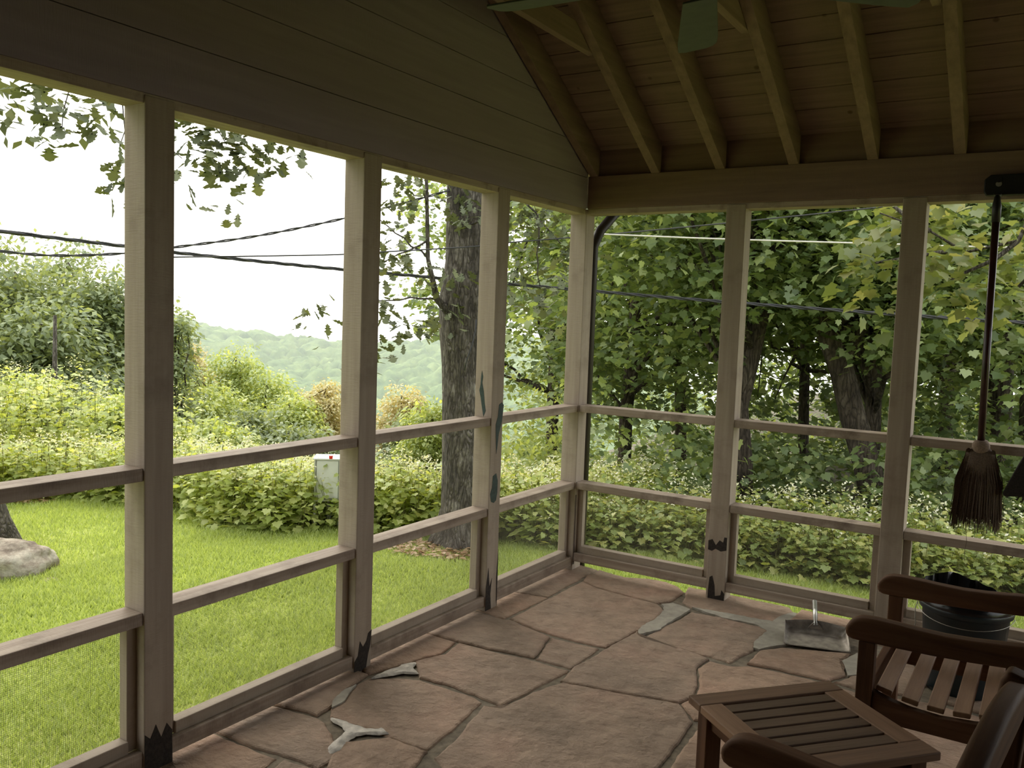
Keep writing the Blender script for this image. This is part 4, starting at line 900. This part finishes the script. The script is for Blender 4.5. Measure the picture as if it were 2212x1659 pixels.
# --- tree at the left edge: leaning trunk foot plus hanging branches under the eave
def leaning_tree():
    rng = np.random.default_rng(12); o = np.array([-5.20, -0.66, -0.68])
    t = empty('leaning_tree', tuple(o)); tag(t, 'leaning tree at the left edge, its foot behind the boulder, leaves hanging under the eave', 'tree')
    mb = MB(); mb.tube([(0.02, 0.0, -.25), (0, 0, .02), (-.05, -.05, .25), (-.16, -.13, .7), (-.45, -.30, 1.7), (-.8, -.4, 3.2), (-.9, -.2, 5.0), (-.7, 0, 7.5)], [.26, .20, .165, .15, .14, .13, .10, .04], 20)
    mb.build('trunk', bark_oak, t, smooth=True)
    P = lambda q: tuple(np.array(q)-o); b = MB()
    main = [((-6.0, -1.0, 3.2), (-3.2, -1.2, 3.35)), ((-6.0, -1.0, 3.6), (-2.9, -.6, 3.3)), ((-3.2, -1.2, 3.35), (-3.25, -1.22, 2.62)), ((-2.9, -.6, 3.3), (-2.45, -.12, 2.8)), ((-2.9, -.6, 3.3), (-2.66, -.38, 2.62)),
            ((-3.1, -.9, 3.3), (-3.06, -.92, 2.45)), ((-3.15, -1.0, 3.3), (-2.85, -.6, 2.5)), ((-2.6, -.3, 3.0), (-2.3, 0.0, 2.75))]
    for a_, b_ in main: limb(b, rng, P(a_), P(b_), .022 if a_[0] < -5 else .007, .003, n=8, seg=5)
    b.build('branches', bark_oak, t, smooth=True)
    cs = [(-3.33, -1.37, 2.97, 8), (-3.3, -1.30, 2.88, 9), (-3.24, -1.21, 2.80, 8), (-3.27, -1.27, 2.66, 5), (-3.28, -1.29, 2.58, 7), (-3.15, -1.07, 2.90, 6), (-3.11, -1.0, 2.76, 7), (-3.13, -1.02, 2.70, 5), (-3.05, -.92, 2.45, 9), (-3.06, -.92, 2.34, 7),
          (-2.86, -.62, 2.78, 9), (-2.83, -.59, 2.62, 8), (-2.84, -.6, 2.42, 8), (-2.77, -.52, 2.60, 10), (-2.74, -.47, 2.72, 12), (-2.66, -.38, 2.70, 12), (-2.62, -.33, 2.60, 11), (-2.58, -.28, 2.70, 10), (-2.53, -.23, 2.62, 9), (-2.68, -.4, 2.56, 7),
          (-2.44, -.12, 2.74, 7), (-2.65, -.36, 2.25, 7), (-2.41, -.09, 2.56, 4), (-2.51, -.2, 2.47, 4), (-2.35, -.02, 2.68, 4), (-2.3, 0.02, 2.78, 3), (-2.82, -.58, 2.86, 9), (-2.72, -.45, 2.82, 10)]
    parts = []
    for x, y, z, k in cs: parts.append(sprays(rng, np.array([[x, y, z]])-o, .095, int(k*1.25), OAK, .125, 1.0, .6))
    up_c = crown_centers(rng, (-.9, -.3, 6.0), (3.4, 3.0, 2.2), 200, .3)
    parts.append(sprays(rng, up_c, .5, 24, DIA, .15)); V, F = merge(parts)
    big_mesh('foliage', V, F, lf_oak, t)
    lb_ = MB()
    for i in range(7): limb(lb_, rng, (-.8, -.3, 3.4+.4*i), up_c[i*20], .07, .015, n=6, seg=6)
    lb_.build('upper_branches', bark_oak, t, smooth=True)
leaning_tree()

def at_px(px, py, D):
    """a place in the scene from photo bearings at horizontal distance D (used to lay out the planting)"""
    d = Vector(f) + Vector(r)*((px-1106)/1869.34) - Vector(u)*((py-829.5)/1869.34)
    k = D/math.hypot(d.x, d.y); return np.array([CAMP[0]+d.x*k, CAMP[1]+d.y*k, CAMP[2]+d.z*k])
def soft_tree(name, label, cat, px, D, top_y, half_w, leafm, seed, group=None, T=DIA, size=.1, nclu=150, per=45, low=0.0, barkm=bark_dark, sprayr=.45, depth=1.0, shell=.45, base_drop=0.1):
    """a rounded bush or tree whose crown tops out at photo row top_y; low = share of the height left clear of leaves"""
    rng = np.random.default_rng(seed); top = at_px(px, top_y, D); g = gz(top[0], top[1]); H = top[2]-g
    R_ = half_w*D/1869.34
    cz = g + H*(low+(1-low)/2); ch = H*(1-low)/2
    cs = crown_centers(rng, (top[0], top[1], cz), (R_, R_*depth, ch), nclu, shell)
    cs = cs[cs[:, 2] > g+0.1]
    tr = [(top[0], top[1], g-base_drop), (top[0]+.02*H, top[1], g+H*.3), (top[0]-.02*H, top[1]+.01*H, g+H*.6), (top[0], top[1], g+H*.88)]
    return tree(name, label, cat, (top[0], top[1], g), tr, max(.05, .022*H), .012, cs, sprayr, per, T, size, leafm, barkm, group, seed, nl=10)

# left woods behind the lawn
LW = [(-70, 24, 470, 150, 'dark green tree at the very left edge of the woods'), (30, 25, 520, 130, 'rounded tree at the left edge with its top below the upper cable'), (145, 27, 492, 95, 'tall pointed tree topping the left woods, left of the widest post'),
      (235, 24, 560, 100, 'dark tree just left of the widest left post'), (322, 26, 610, 62, 'tree half hidden behind the widest left post'), (90, 22, 640, 120, 'lower dark tree in the middle of the left woods')]
for i, (px, D, ty, hw, lab) in enumerate(LW):
    soft_tree('woodland_tree', lab, 'tree', px, D, ty, hw, lf_woods, 40+i, 'trees of the left woods', DIA, .17, 210, 60, .02, sprayr=.62)
soft_tree('vine_covered_shrub', 'leafy vine hanging right of the widest post, before the hill', 'shrub', 380, 20, 655, 34, lf_woods, 47, None, DIA, .12, 60, 50, .15, sprayr=.3)
LB = [(60, 17.5, 800, 70, lf_light, 'pale green shrub sprouting before the left woods'), (215, 17, 830, 75, lf_woods, 'ivy green shrub beside the thin bare trunk in the left woods'), (255, 16, 850, 60, lf_light, 'light shrub touching the left side of the widest post'),
      (430, 23, 790, 90, lf_light, 'light green bush right of the widest post'), (510, 25, 735, 62, lf_light, 'tallest pale green sapling in front of the hill'), (575, 24, 800, 70, lf_light, 'pale green bush right of the tallest sapling'),
      (625, 21, 850, 75, lf_light, 'yellow green bush left of the cream tree'), (540, 17, 890, 85, lf_woods, 'dark green bush under the pale saplings'), (455, 16, 920, 80, lf_light, 'light bush behind the upper rail of the second bay'),
      (640, 16.5, 930, 85, lf_woods, 'deep green bush above the white utility box'), (900, 20, 900, 60, lf_woods, 'green bush left of the oak trunk below the hill'), (840, 16, 985, 70, lf_woods, 'brownish green bush left of the oak behind the weeds'),
      (700, 24, 960, 60, lf_light, 'light green bush behind the second left post'), (935, 17, 860, 60, lf_light, 'light bush showing behind the oak trunk')]
for i, (px, D, ty, hw, m_, lab) in enumerate(LB):
    soft_tree('hillside_bush', lab, 'bush', px, D, ty, hw, m_, 60+i, 'bushes at the edge of the slope', DIA, .105, 130, 70, .0, sprayr=.36)
for i, (px, D, ty, hw, lab) in enumerate([(702, 22, 818, 52, 'cream blossoming tree left of the second left post'), (868, 21, 832, 56, 'cream blossoming tree between second post and oak trunk'), (420, 26, 738, 50, 'cream blossoming treetop right of the widest post')]):
    soft_tree('blossoming_tree', lab, 'tree', px, D, ty, hw, lf_cream, 80+i, 'cream blossoming trees', DIA, .085, 120, 90, .05, sprayr=.28)
# thin bare trunk in the left woods
a = at_px(118, 845, 18); g = gz(a[0], a[1])
o = MB().tube([(a[0], a[1], g), (a[0], a[1], g+1.6), (a[0]+.03, a[1], a[2]+1.4)], [.06, .05, .03], 8).build('bare_trunk', bark_oak, smooth=True); tag(o, 'thin pale bare tree trunk in front of the left woods', 'trunk')

# forest on the right
FT = [  # trunk points (px, py) at distance D, radius
 ('leaning thick forest trunk right of the middle right bay centre', 10.9, [(1900, 1135), (1872, 1000), (1842, 900), (1818, 800), (1788, 720), (1765, 600), (1740, 440), (1720, 200)], .17, .09),
 ('straight grey forest trunk just left of the second right post', 11.6, [(1893, 1130), (1882, 1000), (1886, 900), (1890, 740), (1896, 600), (1900, 300)], .11, .07),
 ('tall pale forest trunk behind the hanging broom handle', 13.0, [(2150, 1090), (2150, 980), (2158, 800), (2168, 600), (2176, 450), (2185, 150)], .19, .13),
 ('dark forked forest trunk just right of the first right post', 10.5, [(1605, 1110), (1606, 1000), (1598, 880), (1628, 760), (1655, 640), (1690, 400)], .12, .06),
 ('slim dark forest trunk between the two middle trunks', 14.0, [(1740, 1090), (1735, 950), (1738, 800), (1750, 600), (1755, 300)], .09, .06),
 ('dark forest trunk at the left of the first right bay', 13.0, [(1345, 1100), (1352, 900), (1372, 700), (1380, 400)], .11, .07),
 ('distant forest trunk beyond the corner post', 16.0, [(1190, 1050), (1195, 850), (1205, 600), (1210, 350)], .12, .08),
 ('dark forest trunk at the right edge of the photo', 12.0, [(2225, 1080), (2230, 800), (2238, 500), (2240, 200)], .13, .09),
 ('distant forest trunk in the first right bay', 17.0, [(1475, 1060), (1470, 800), (1480, 500), (1480, 200)], .12, .08),
 ('distant forest trunk left of the broom handle', 17.5, [(2040, 1060), (2045, 800), (2038, 500), (2040, 200)], .13, .09),
]
def forest_tree(i, lab, D, pts, r0, r1):
    rng = np.random.default_rng(100+i)
    P = [at_px(px, py, D) for px, py in pts]; g = gz(P[0][0], P[0][1]); P[0][2] = g-.1
    topP = P[-1].copy(); top2 = topP + (topP-P[-2])*0.2; top2[2] = max(top2[2], 9.0); P.append(top2)
    base = (P[0][0], P[0][1], g)
    cx, cyy = P[3 % len(P)][0], P[3 % len(P)][1]
    cs = []
    n = 230
    rx_, ry_ = (2.1, 2.0) if D < 14 else (3.0, 2.6)
    zz = np.where(rng.uniform(0, 1, n) < .93, rng.uniform(1.15, 4.5, n), rng.uniform(4.3, 6.5, n)); low = rng.uniform(0, 1, n) < .10; zz = np.where(low, rng.uniform(.2, 1.2, n), zz)
    if i in (0, 1, 2, 3): zz = np.where(zz < 1.9, zz+1.4, zz)
    a_ = rng.uniform(0, 2*PI, n); q = rng.uniform(.15, 1, n)**.6
    w = np.interp(zz, [0.7, 1.6, 3, 6, 8], [.55, .95, 1, .9, .3])
    cs = np.stack([cx + rx_*w*q*np.cos(a_), cyy + ry_*w*q*np.sin(a_), zz], 1)
    return tree('forest_tree', lab, 'tree', base, P, r0, r1, cs, .40, 46, MAPLE, .098 if D < 14 else .12, lf_forest, bark_dark, 'trees of the forest on the right', 100+i, nl=26)
for i, (lab, D, pts, r0, r1) in enumerate(FT): forest_tree(i, lab, D, pts, r0, r1)

# understorey filling the forest floor and depth
def thicket(label, seed, pxs, Ds, tops, leafm, n, size, per=30, T=MAPLE, r_=.4, name='forest_thicket', cat='undergrowth', ymin=0.0):
    rng = np.random.default_rng(seed); cs = []
    for k in range(n):
        px = rng.uniform(*pxs); D = rng.uniform(*Ds)
        if name == 'forest_thicket' and D < 12.5 and (1790 < px < 1925 or 2125 < px < 2200 or 1590 < px < 1640): continue
        g = at_px(px, 900, D); zg = gz(g[0], g[1])
        top = at_px(px, rng.uniform(*sorted(tops)), D)[2]; z = zg + .15 + (top-zg)*rng.uniform(ymin, 1)
        cs.append((g[0], g[1], z))
    V, F = sprays(rng, np.array(cs), r_, per, T, size)
    o = big_mesh(name, V, F, leafm); tag(o, label, cat, kind='stuff'); return o
thicket('dense broad-leaved understorey among the forest trunks on the right', 200, (1240, 2330), (9.3, 13.5), (1080, 900), lf_forest, 260, .10, 32)
thicket('dark far understorey closing the forest behind the trunks', 201, (1130, 2400), (17, 26), (1040, 300), lf_forest, 900, .2, 30, DIA, .8)
thicket('tangled green growth between oak trunk and corner post', 202, (1080, 1250), (10.5, 15), (1100, 760), lf_light, 110, .1, 36, DIA, .4)
thicket('mid forest foliage above the cables in the right bays', 203, (1150, 2300), (9.0, 12.5), (700, 330), lf_forest, 170, .10, 40, MAPLE, .42, 'forest_canopy', 'foliage', .62)

# yellowing branch near the right posts
def near_branch():
    rng = np.random.default_rng(15); o = np.array([2.6, 2.0, 3.6])
    t = empty('drooping_branch', tuple(o)); tag(t, 'drooping branch with yellowing leaves at the top of the broom bay', 'branch')
    P = lambda px, py, D=5.6: tuple(at_px(px, py, D)-o)
    b = MB()
    for pts in ([(2330, 250), (2200, 520), (2085, 545), (2010, 500), (1900, 460)], [(2200, 520), (2150, 560), (2060, 600), (2040, 620)], [(2085, 545), (2030, 545), (1940, 560), (1880, 570)], [(2330, 300), (2260, 560), (2200, 620)], [(2010, 500), (1960, 470), (1900, 420)]):
        b.tube([P(*q) for q in pts], [.014-.0025*i for i in range(len(pts))], 6)
    b.build('twigs', bark_oak, t, smooth=True)
    cs = [(1895, 475), (1920, 470), (1900, 520), (1880, 560), (1895, 600), (1850, 570), (1870, 530), (1930, 500), (2020, 455), (2060, 470), (2080, 500), (2030, 500), (2100, 455), (1990, 490), (2020, 540), (2060, 540), (2100, 560), (2050, 580), (2100, 600), (2120, 630), (2095, 625), (2180, 560), (2195, 490), (2190, 610), (2205, 540), (2160, 590), (2210, 640), (1985, 600), (1960, 460), (1985, 455)]
    C_ = np.array([P(x, y, 5.6+rng.uniform(-.3, .3)) for x, y in cs])
    V, F = sprays(rng, C_, .12, 13, MAPLE, .09, 1.1, .8)
    big_mesh('foliage', V, F, lf_yellow, t)
near_branch()

# weeds: tall leafy flowering stems
def weeds(label, seed, spots, hmin, hmax, leafm, leaf, nodes=7, flowers=.6, T=MAPLE):
    rng = np.random.default_rng(seed); n = len(spots)
    H = rng.uniform(hmin, hmax, n); lean = rng.normal(0, .12, (n, 2)); g = ground_z(spots[:, 0], spots[:, 1])
    parts = []; stems = []; fl = []
    for k in range(nodes):
        t = (k+.6)/nodes; keep = np.ones(n, bool)
        for s_ in range(3):
            a_ = rng.uniform(0, 2*PI, n); rr_ = rng.uniform(.02, .16, n)*(1.15-t*.6)
            P = np.stack([spots[:, 0]+lean[:, 0]*H*t+rr_*np.cos(a_), spots[:, 1]+lean[:, 1]*H*t+rr_*np.sin(a_), g+H*t+rng.normal(0, .02, n)], 1)
            fw_ = np.stack([np.cos(a_), np.sin(a_), rng.normal(-.25, .35, n)], 1); up = np.stack([rng.normal(0, .3, n), rng.normal(0, .3, n), np.ones(n)], 1)
            parts.append(stamp(T, P, fw_, up, leaf*rng.uniform(.65, 1.25, n)*(1.15-.45*t)))
    # stems as slim three-sided prisms
    tv = np.array([(0.004, 0, 0), (-0.002, 0, .0035), (-0.002, 0, -.0035), (0.002, 1, 0), (-0.001, 1, .002), (-0.001, 1, -.002)]); tf = np.array([(0, 1, 4), (0, 4, 3), (1, 2, 5), (1, 5, 4), (2, 0, 3), (2, 3, 5)])
    d = np.stack([lean[:, 0]*H, lean[:, 1]*H, H], 1); y = d; 
    base = np.stack([spots[:, 0], spots[:, 1], g], 1)
    SV = (base[:, None, :] + tv[None, :, 1:2]*d[:, None, :] + np.stack([tv[:, 0], tv[:, 2], np.zeros(6)], 1)[None]).reshape(-1, 3)
    SF = (tf[None]+(np.arange(n)*6)[:, None, None]).reshape(-1, 3)
    fi = np.where(rng.uniform(0, 1, n) < flowers)[0]; m = len(fi)
    tipc = base[fi]+d[fi]
    FV = []
    for s_ in range(9):
        P = tipc + rng.normal(0, .035, (m, 3)) + np.array([0, 0, .03]); a_ = rng.uniform(0, 2*PI, m)
        FV.append(stamp(DIA, P, np.stack([np.cos(a_), np.sin(a_), rng.uniform(0, 1, m)], 1), np.stack([rng.normal(0, .6, m), rng.normal(0, .6, m), np.ones(m)], 1), np.full(m, .027)*rng.uniform(.7, 1.5, m)))
    V1, F1 = merge(parts); groups = [(V1, F1), (SV, SF)] + ([merge(FV)] if m else [])
    MI = np.concatenate([np.full(len(q[1]), i) for i, q in enumerate(groups)]); V, F = merge(groups)
    o = big_mesh('wild_weeds', V, F, [leafm, stem_m, flower_m], MI=MI); tag(o, label, 'weeds', kind='stuff'); return o
def weed_spots(rng, n, xr, dmin, dmax):
    xs = rng.uniform(*xr, n); ed = lawn_edge(xs); return np.stack([xs, ed+rng.uniform(dmin, dmax, n)**1.0], 1)
rng = np.random.default_rng(300)
weeds('flowering weeds along the lawn edge below the forest', 301, weed_spots(rng, 1700, (-1.5, 4.0), -.05, 1.0), .26, .46, lf_weedr, .075, 8, .12)
weeds('taller flowering stems poking above the right weeds', 302, weed_spots(rng, 230, (-1.5, 4.0), .4, 1.1), .46, .64, lf_weedr, .075, 7, .95)
weeds('bright weeds behind the oak and the utility box', 303, weed_spots(rng, 2000, (-4.6, -1.3), -.05, 2.8), .35, .68, lf_weed, .085, 8)
sp = weed_spots(rng, 3000, (-10.5, -4.3), -.05, 4.2)
weeds('bright overgrown weed slope beyond the lawn on the left', 304, sp, .40, .75, lf_weed, .09, 8, .8)
sp = weed_spots(rng, 1100, (-15, -8.4), 1.0, 5.5)
weeds('far weed slope at the foot of the left woods', 305, sp, 1.1, 1.7, lf_weed, .11, 9, .9)

# grass blades on the lawn
def grass():
    rng = np.random.default_rng(400)
    def field(n, xr, yr, hh):
        x = rng.uniform(*xr, n); y = rng.uniform(*yr, n)
        ok = (y < lawn_edge(x)+.35) & ~((x > -0.13) & (y < 0.16)) & (np.hypot(x+1.95, y-1.66) > .3)
        clump = np.sin(x*5.1+np.sin(y*3))*np.sin(y*4.3+1) + rng.normal(0, .5, n)
        return x[ok], y[ok], hh*(1+.25*clump[ok])
    sets = [field(150000, (-4.2, 0), (-3.2, 2.4), .045), field(60000, (-9, -4), (-3, 2), .055), field(75000, (-1.5, 3.2), (0.1, 3.6), .05)]
    x = np.concatenate([q[0] for q in sets]); y = np.concatenate([q[1] for q in sets]); hgt = np.clip(np.concatenate([q[2] for q in sets]), .015, .10); n = len(x)
    a_ = rng.uniform(0, 2*PI, n); w = .0045 + .002*(np.hypot(x-2.3, y+4.5) > 6); ln = rng.normal(0, .5, (n, 2))
    z = ground_z(x, y) + 0.02*np.sin(x*1.7)*np.cos(y*1.3) - .008
    V = np.stack([np.stack([x-w*np.cos(a_), y-w*np.sin(a_), z], 1), np.stack([x+w*np.cos(a_), y+w*np.sin(a_), z], 1), np.stack([x+ln[:, 0]*hgt, y+ln[:, 1]*hgt, z+hgt], 1)], 1).reshape(-1, 3)
    o = big_mesh('lawn_grass', V, np.arange(3*n).reshape(-1, 3), grass_m); tag(o, 'bright green lawn grass outside the porch', 'grass', kind='stuff')
grass()

# boulder, flat stone, utility box
def rock(name, label, loc, sx, sy, sz, seed, rz=0):
    rng = np.random.default_rng(seed); bm = bmesh.new(); bmesh.ops.create_icosphere(bm, subdivisions=5, radius=1)
    ph = rng.uniform(0, 6, 8)
    for v in bm.verts:
        p = v.co; k = 1 + .13*math.sin(2.3*p.x+ph[0])*math.cos(2.9*p.y+ph[1]) + .07*math.sin(5.3*p.y+ph[2]+3*p.z) + .04*math.sin(11*p.x+ph[3])*math.sin(9*p.z+ph[4]+4*p.y) + .02*math.sin(23*p.x+17*p.y)
        v.co = Vector((math.copysign(abs(p.x)**.8, p.x)*k*sx, p.y*k*sy, math.copysign(abs(p.z)**.75, p.z)*k*sz))
    me = bpy.data.meshes.new(name); bm.to_mesh(me); bm.free(); me.polygons.foreach_set('use_smooth', [True]*len(me.polygons))
    me.materials.append(rock_m); o = bpy.data.objects.new(name, me); C.objects.link(o); o.location = loc; o.rotation_euler = (0, 0, rz); tag(o, label, 'rock'); return o
def rock_mat():
    m, n, l, b = new_mat('lichened_rock'); v = mapping(n, l, (1, 1, 1.6)); a = noise(n, l, v, 5, 8, 0.7); c = noise(n, l, v, 22, 6, 0.7)
    c1 = ramp(n, l, a, [(0.36, (0.20, 0.155, 0.12)), (0.47, (0.40, 0.34, 0.27)), (0.6, (0.62, 0.57, 0.47))])
    l.new(mixc(n, l, 1.0, c1, ramp(n, l, c, [(0.3, (0.7, 0.7, 0.7)), (0.6, (1.05, 1.05, 1.05))]), 'MULTIPLY'), b.inputs['Base Color']); b.inputs['Roughness'].default_value = 0.95
    bump(n, l, b, c, 0.8, 0.03); return m
rock_m = rock_mat()
rock('boulder', 'pale lichened boulder on the lawn at the foot of the leaning tree', (-4.62, -1.00, -0.62), .47, .33, .21, 3, math.radians(35))
rock('flat_stone', 'small flat stone sunk in the grass right of the boulder', (-3.93, -0.90, -0.632), .11, .07, .03, 5, math.radians(35))

def utility_box():
    c = at_px(703, 1080, 8.35); g = gz(c[0], c[1]); t = empty('utility_box', (c[0], c[1], g), math.radians(38)); tag(t, 'white metal utility box on thin legs with a red cap, among the weeds', 'box')
    z0 = c[2]-g+.005; z1 = z0+.385
    MB().box(-.105, .135, -.0, .19, z0, z1).build('cabinet', box_m, t, bevel=0.006)
    MB().prism([(-.12, -.02), (.15, -.02), (.15, .205), (-.12, .205)], lambda a, b, q: (a, b, q + .03*(b+.02)), z1, z1+.012).build('lid', box_m, t)
    fr = MB(); fr.box(-.108, -.092, -.014, -.001, z0-.02, z1); fr.box(.122, .138, -.014, -.001, z0-.02, z1); fr.box(-.115, .145, -.02, -.001, z0-.014, z0); fr.build('door_frame', boxtrim_m, t)
    MB().box(-.088, .118, -.008, -.001, z0+.012, z1-.012).build('door', box_m, t, bevel=0.003)
    MB().tube([(.045, -.01, z1+.012), (.045, -.01, z1+.042)], [.017, .020], 14).build('red_cap', red_m, t)['label'] = 'small red cap'
    for x, y in ((-.10, -.008), (.13, -.008), (.02, .10)):
        MB().box(x-.011, x+.011, y-.011, y+.011, -.1, z0).build('leg', boxtrim_m, t)
    MB().tube([(.06, .02, z0), (.07, -.02, .22), (.05, -.05, .1), (.03, -.07, 0.0)], .005, 6).build('wire', cable_m, t, smooth=True)
utility_box()

# overhead cables
def twist(pts, r_, rc, pitch, strands=3):
    mb = MB(); P = [Vector(p) for p in pts]; fine = []
    for i in range(len(P)-1):
        n = max(2, int((P[i+1]-P[i]).length/.03))
        for k in range(n):
            t = k/n; p0 = P[max(i-1, 0)]; p1 = P[i]; p2 = P[i+1]; p3 = P[min(i+2, len(P)-1)]
            fine.append(.5*((2*p1)+(p2-p0)*t+(2*p0-5*p1+4*p2-p3)*t*t+(3*p1-p0-3*p2+p3)*t*t*t))
    fine.append(P[-1])
    for s_ in range(strands):
        q = []; L = 0
        for i, p in enumerate(fine):
            if i: L += (p-fine[i-1]).length
            d = (fine[min(i+1, len(fine)-1)]-fine[max(i-1, 0)]).normalized(); a_ = d.cross(Vector((0, 0, 1))).normalized(); b_ = d.cross(a_); th = 2*PI*(L/pitch + s_/strands)
            q.append(p + (a_*math.cos(th)+b_*math.sin(th))*rc*(1 if strands > 1 else 0))
        mb.tube(q, r_, 6)
    return mb
W1 = [(-8.2, -5.5, 2.35), (-5.28, -0.8, 2.06), (-5.2, -0.62, 2.05), (-4.71, 0.21, 1.99), (-4.47, 0.55, 1.96), (-3.48, 1.67, 1.88), (-1.47, 3.08, 1.76), (-0.38, 3.55, 1.70), (1.08, 3.9, 1.63), (2.09, 4.0, 1.59), (3.6, 3.9, 1.55)]
tag(twist(W1, .0085, .0095, .55).build('overhead_cable', cable_m, smooth=True), 'thick twisted dark cable crossing every bay from the left edge to the forest', 'cable')
W2 = [(-4.9, -2.2, 1.90), (-4.39, -1.24, 1.85), (-4.15, -0.79, 1.83), (-3.88, -0.34, 1.88), (-3.67, -0.04, 1.95), (-3.27, 0.45, 2.08), (-2.8, 0.94, 2.26), (-2.34, 1.34, 2.45), (-2.10, 1.52, 2.55)]
tag(twist(W2, .006, .0065, .35, 2).build('overhead_cable', cable_m, smooth=True), 'twisted cable sagging at the left and rising to the oak trunk', 'cable')
W3 = [(-1.02, 1.62, 2.17), (-0.81, 1.74, 2.17), (0.08, 2.12, 2.15), (1.28, 2.42, 2.12), (1.82, 2.48, 2.10), (3.4, 2.5, 2.05)]
tag(twist(W3, .0065, 0, 1, 1).build('overhead_cable', cable_w, smooth=True), 'straight pale cable crossing the right bays before the forest', 'cable')
W4 = [(-3.4, -0.4, 1.84), (-2.55, 0.48, 1.92), (-2.18, 0.82, 1.97), (-1.63, 1.24, 2.04), (-1.42, 1.39, 2.08), (-0.81, 1.74, 2.16), (0.08, 2.12, 2.27), (1.17, 2.4, 2.39), (1.76, 2.47, 2.45), (3.2, 2.5, 2.6)]
tag(twist(W4, .0055, 0, 1, 1).build('overhead_cable', cable_m, smooth=True), 'thin dark cable rising to the right above the pale one', 'cable')

# fallen leaves on bare ground at the oak foot and a loose wire on its trunk
def litter(name, label, cx, cyy, rx_, ry_, n, seed):
    rng = np.random.default_rng(seed); a_ = rng.uniform(0, 2*PI, n); q = np.sqrt(rng.uniform(0, 1, n))
    x, y = cx+rx_*q*np.cos(a_), cyy+ry_*q*np.sin(a_)
    P = np.stack([x, y, ground_z(x, y)+0.02*np.sin(x*1.7)*np.cos(y*1.3)+rng.uniform(.015, .04, n)], 1)
    V, F = stamp(OVAL, P, rng.normal(0, 1, (n, 3))*np.array([1, 1, .2]), np.stack([rng.normal(0, .3, n), rng.normal(0, .3, n), np.ones(n)], 1), rng.uniform(.035, .07, n))
    o = big_mesh(name, V, F, litter_m); tag(o, label, 'leaves', kind='stuff')
litter_m = leaf_mat('fallen_leaf', (0.22, 0.12, 0.06), (0.38, 0.24, 0.13), (0.55, 0.38, 0.24), 0.2)
litter('leaf_litter', 'brown fallen leaves scattered round the foot of the oak', -2.0, 1.30, .50, .26, 420, 501)
litter('leaf_litter', 'reddish fallen leaves on the far edge of the left lawn', -7.3, .75, .35, .2, 160, 502)
q0 = [at_px(1029, 690, 7.25), at_px(1027, 715, 7.24), at_px(1020, 745, 7.22), at_px(1009, 775, 7.22), at_px(1003, 800, 7.24)]
tag(MB().tube([tuple(q) for q in q0], .006, 6).build('loose_wire', cable_m, smooth=True), 'short loose dark wire curling down the right side of the oak trunk', 'wire')

# unseen trees added to block sky light on the left wall posts
for i, (x, y, h_, rr_) in enumerate([(-4.9, -6.2, 6.2, 2.3), (-8.6, -6.6, 7.5, 2.8)]):
    rng = np.random.default_rng(600+i); g = gz(x, y)
    cs = crown_centers(rng, (x, y, g+h_*.55), (rr_, rr_, h_*.45), 230, .35)
    tree('shade_tree', ['leafy tree close to the near left corner of the porch, out of frame', 'leafy tree farther out beyond the near left corner, out of frame'][i], 'tree', (x, y, g), [(x, y, g-.1), (x+.05, y, g+2), (x, y+.1, g+4), (x, y, g+h_*.9)], .16, .03, cs, .55, 40, DIA, .17, lf_woods, bark_dark, None, 610+i)
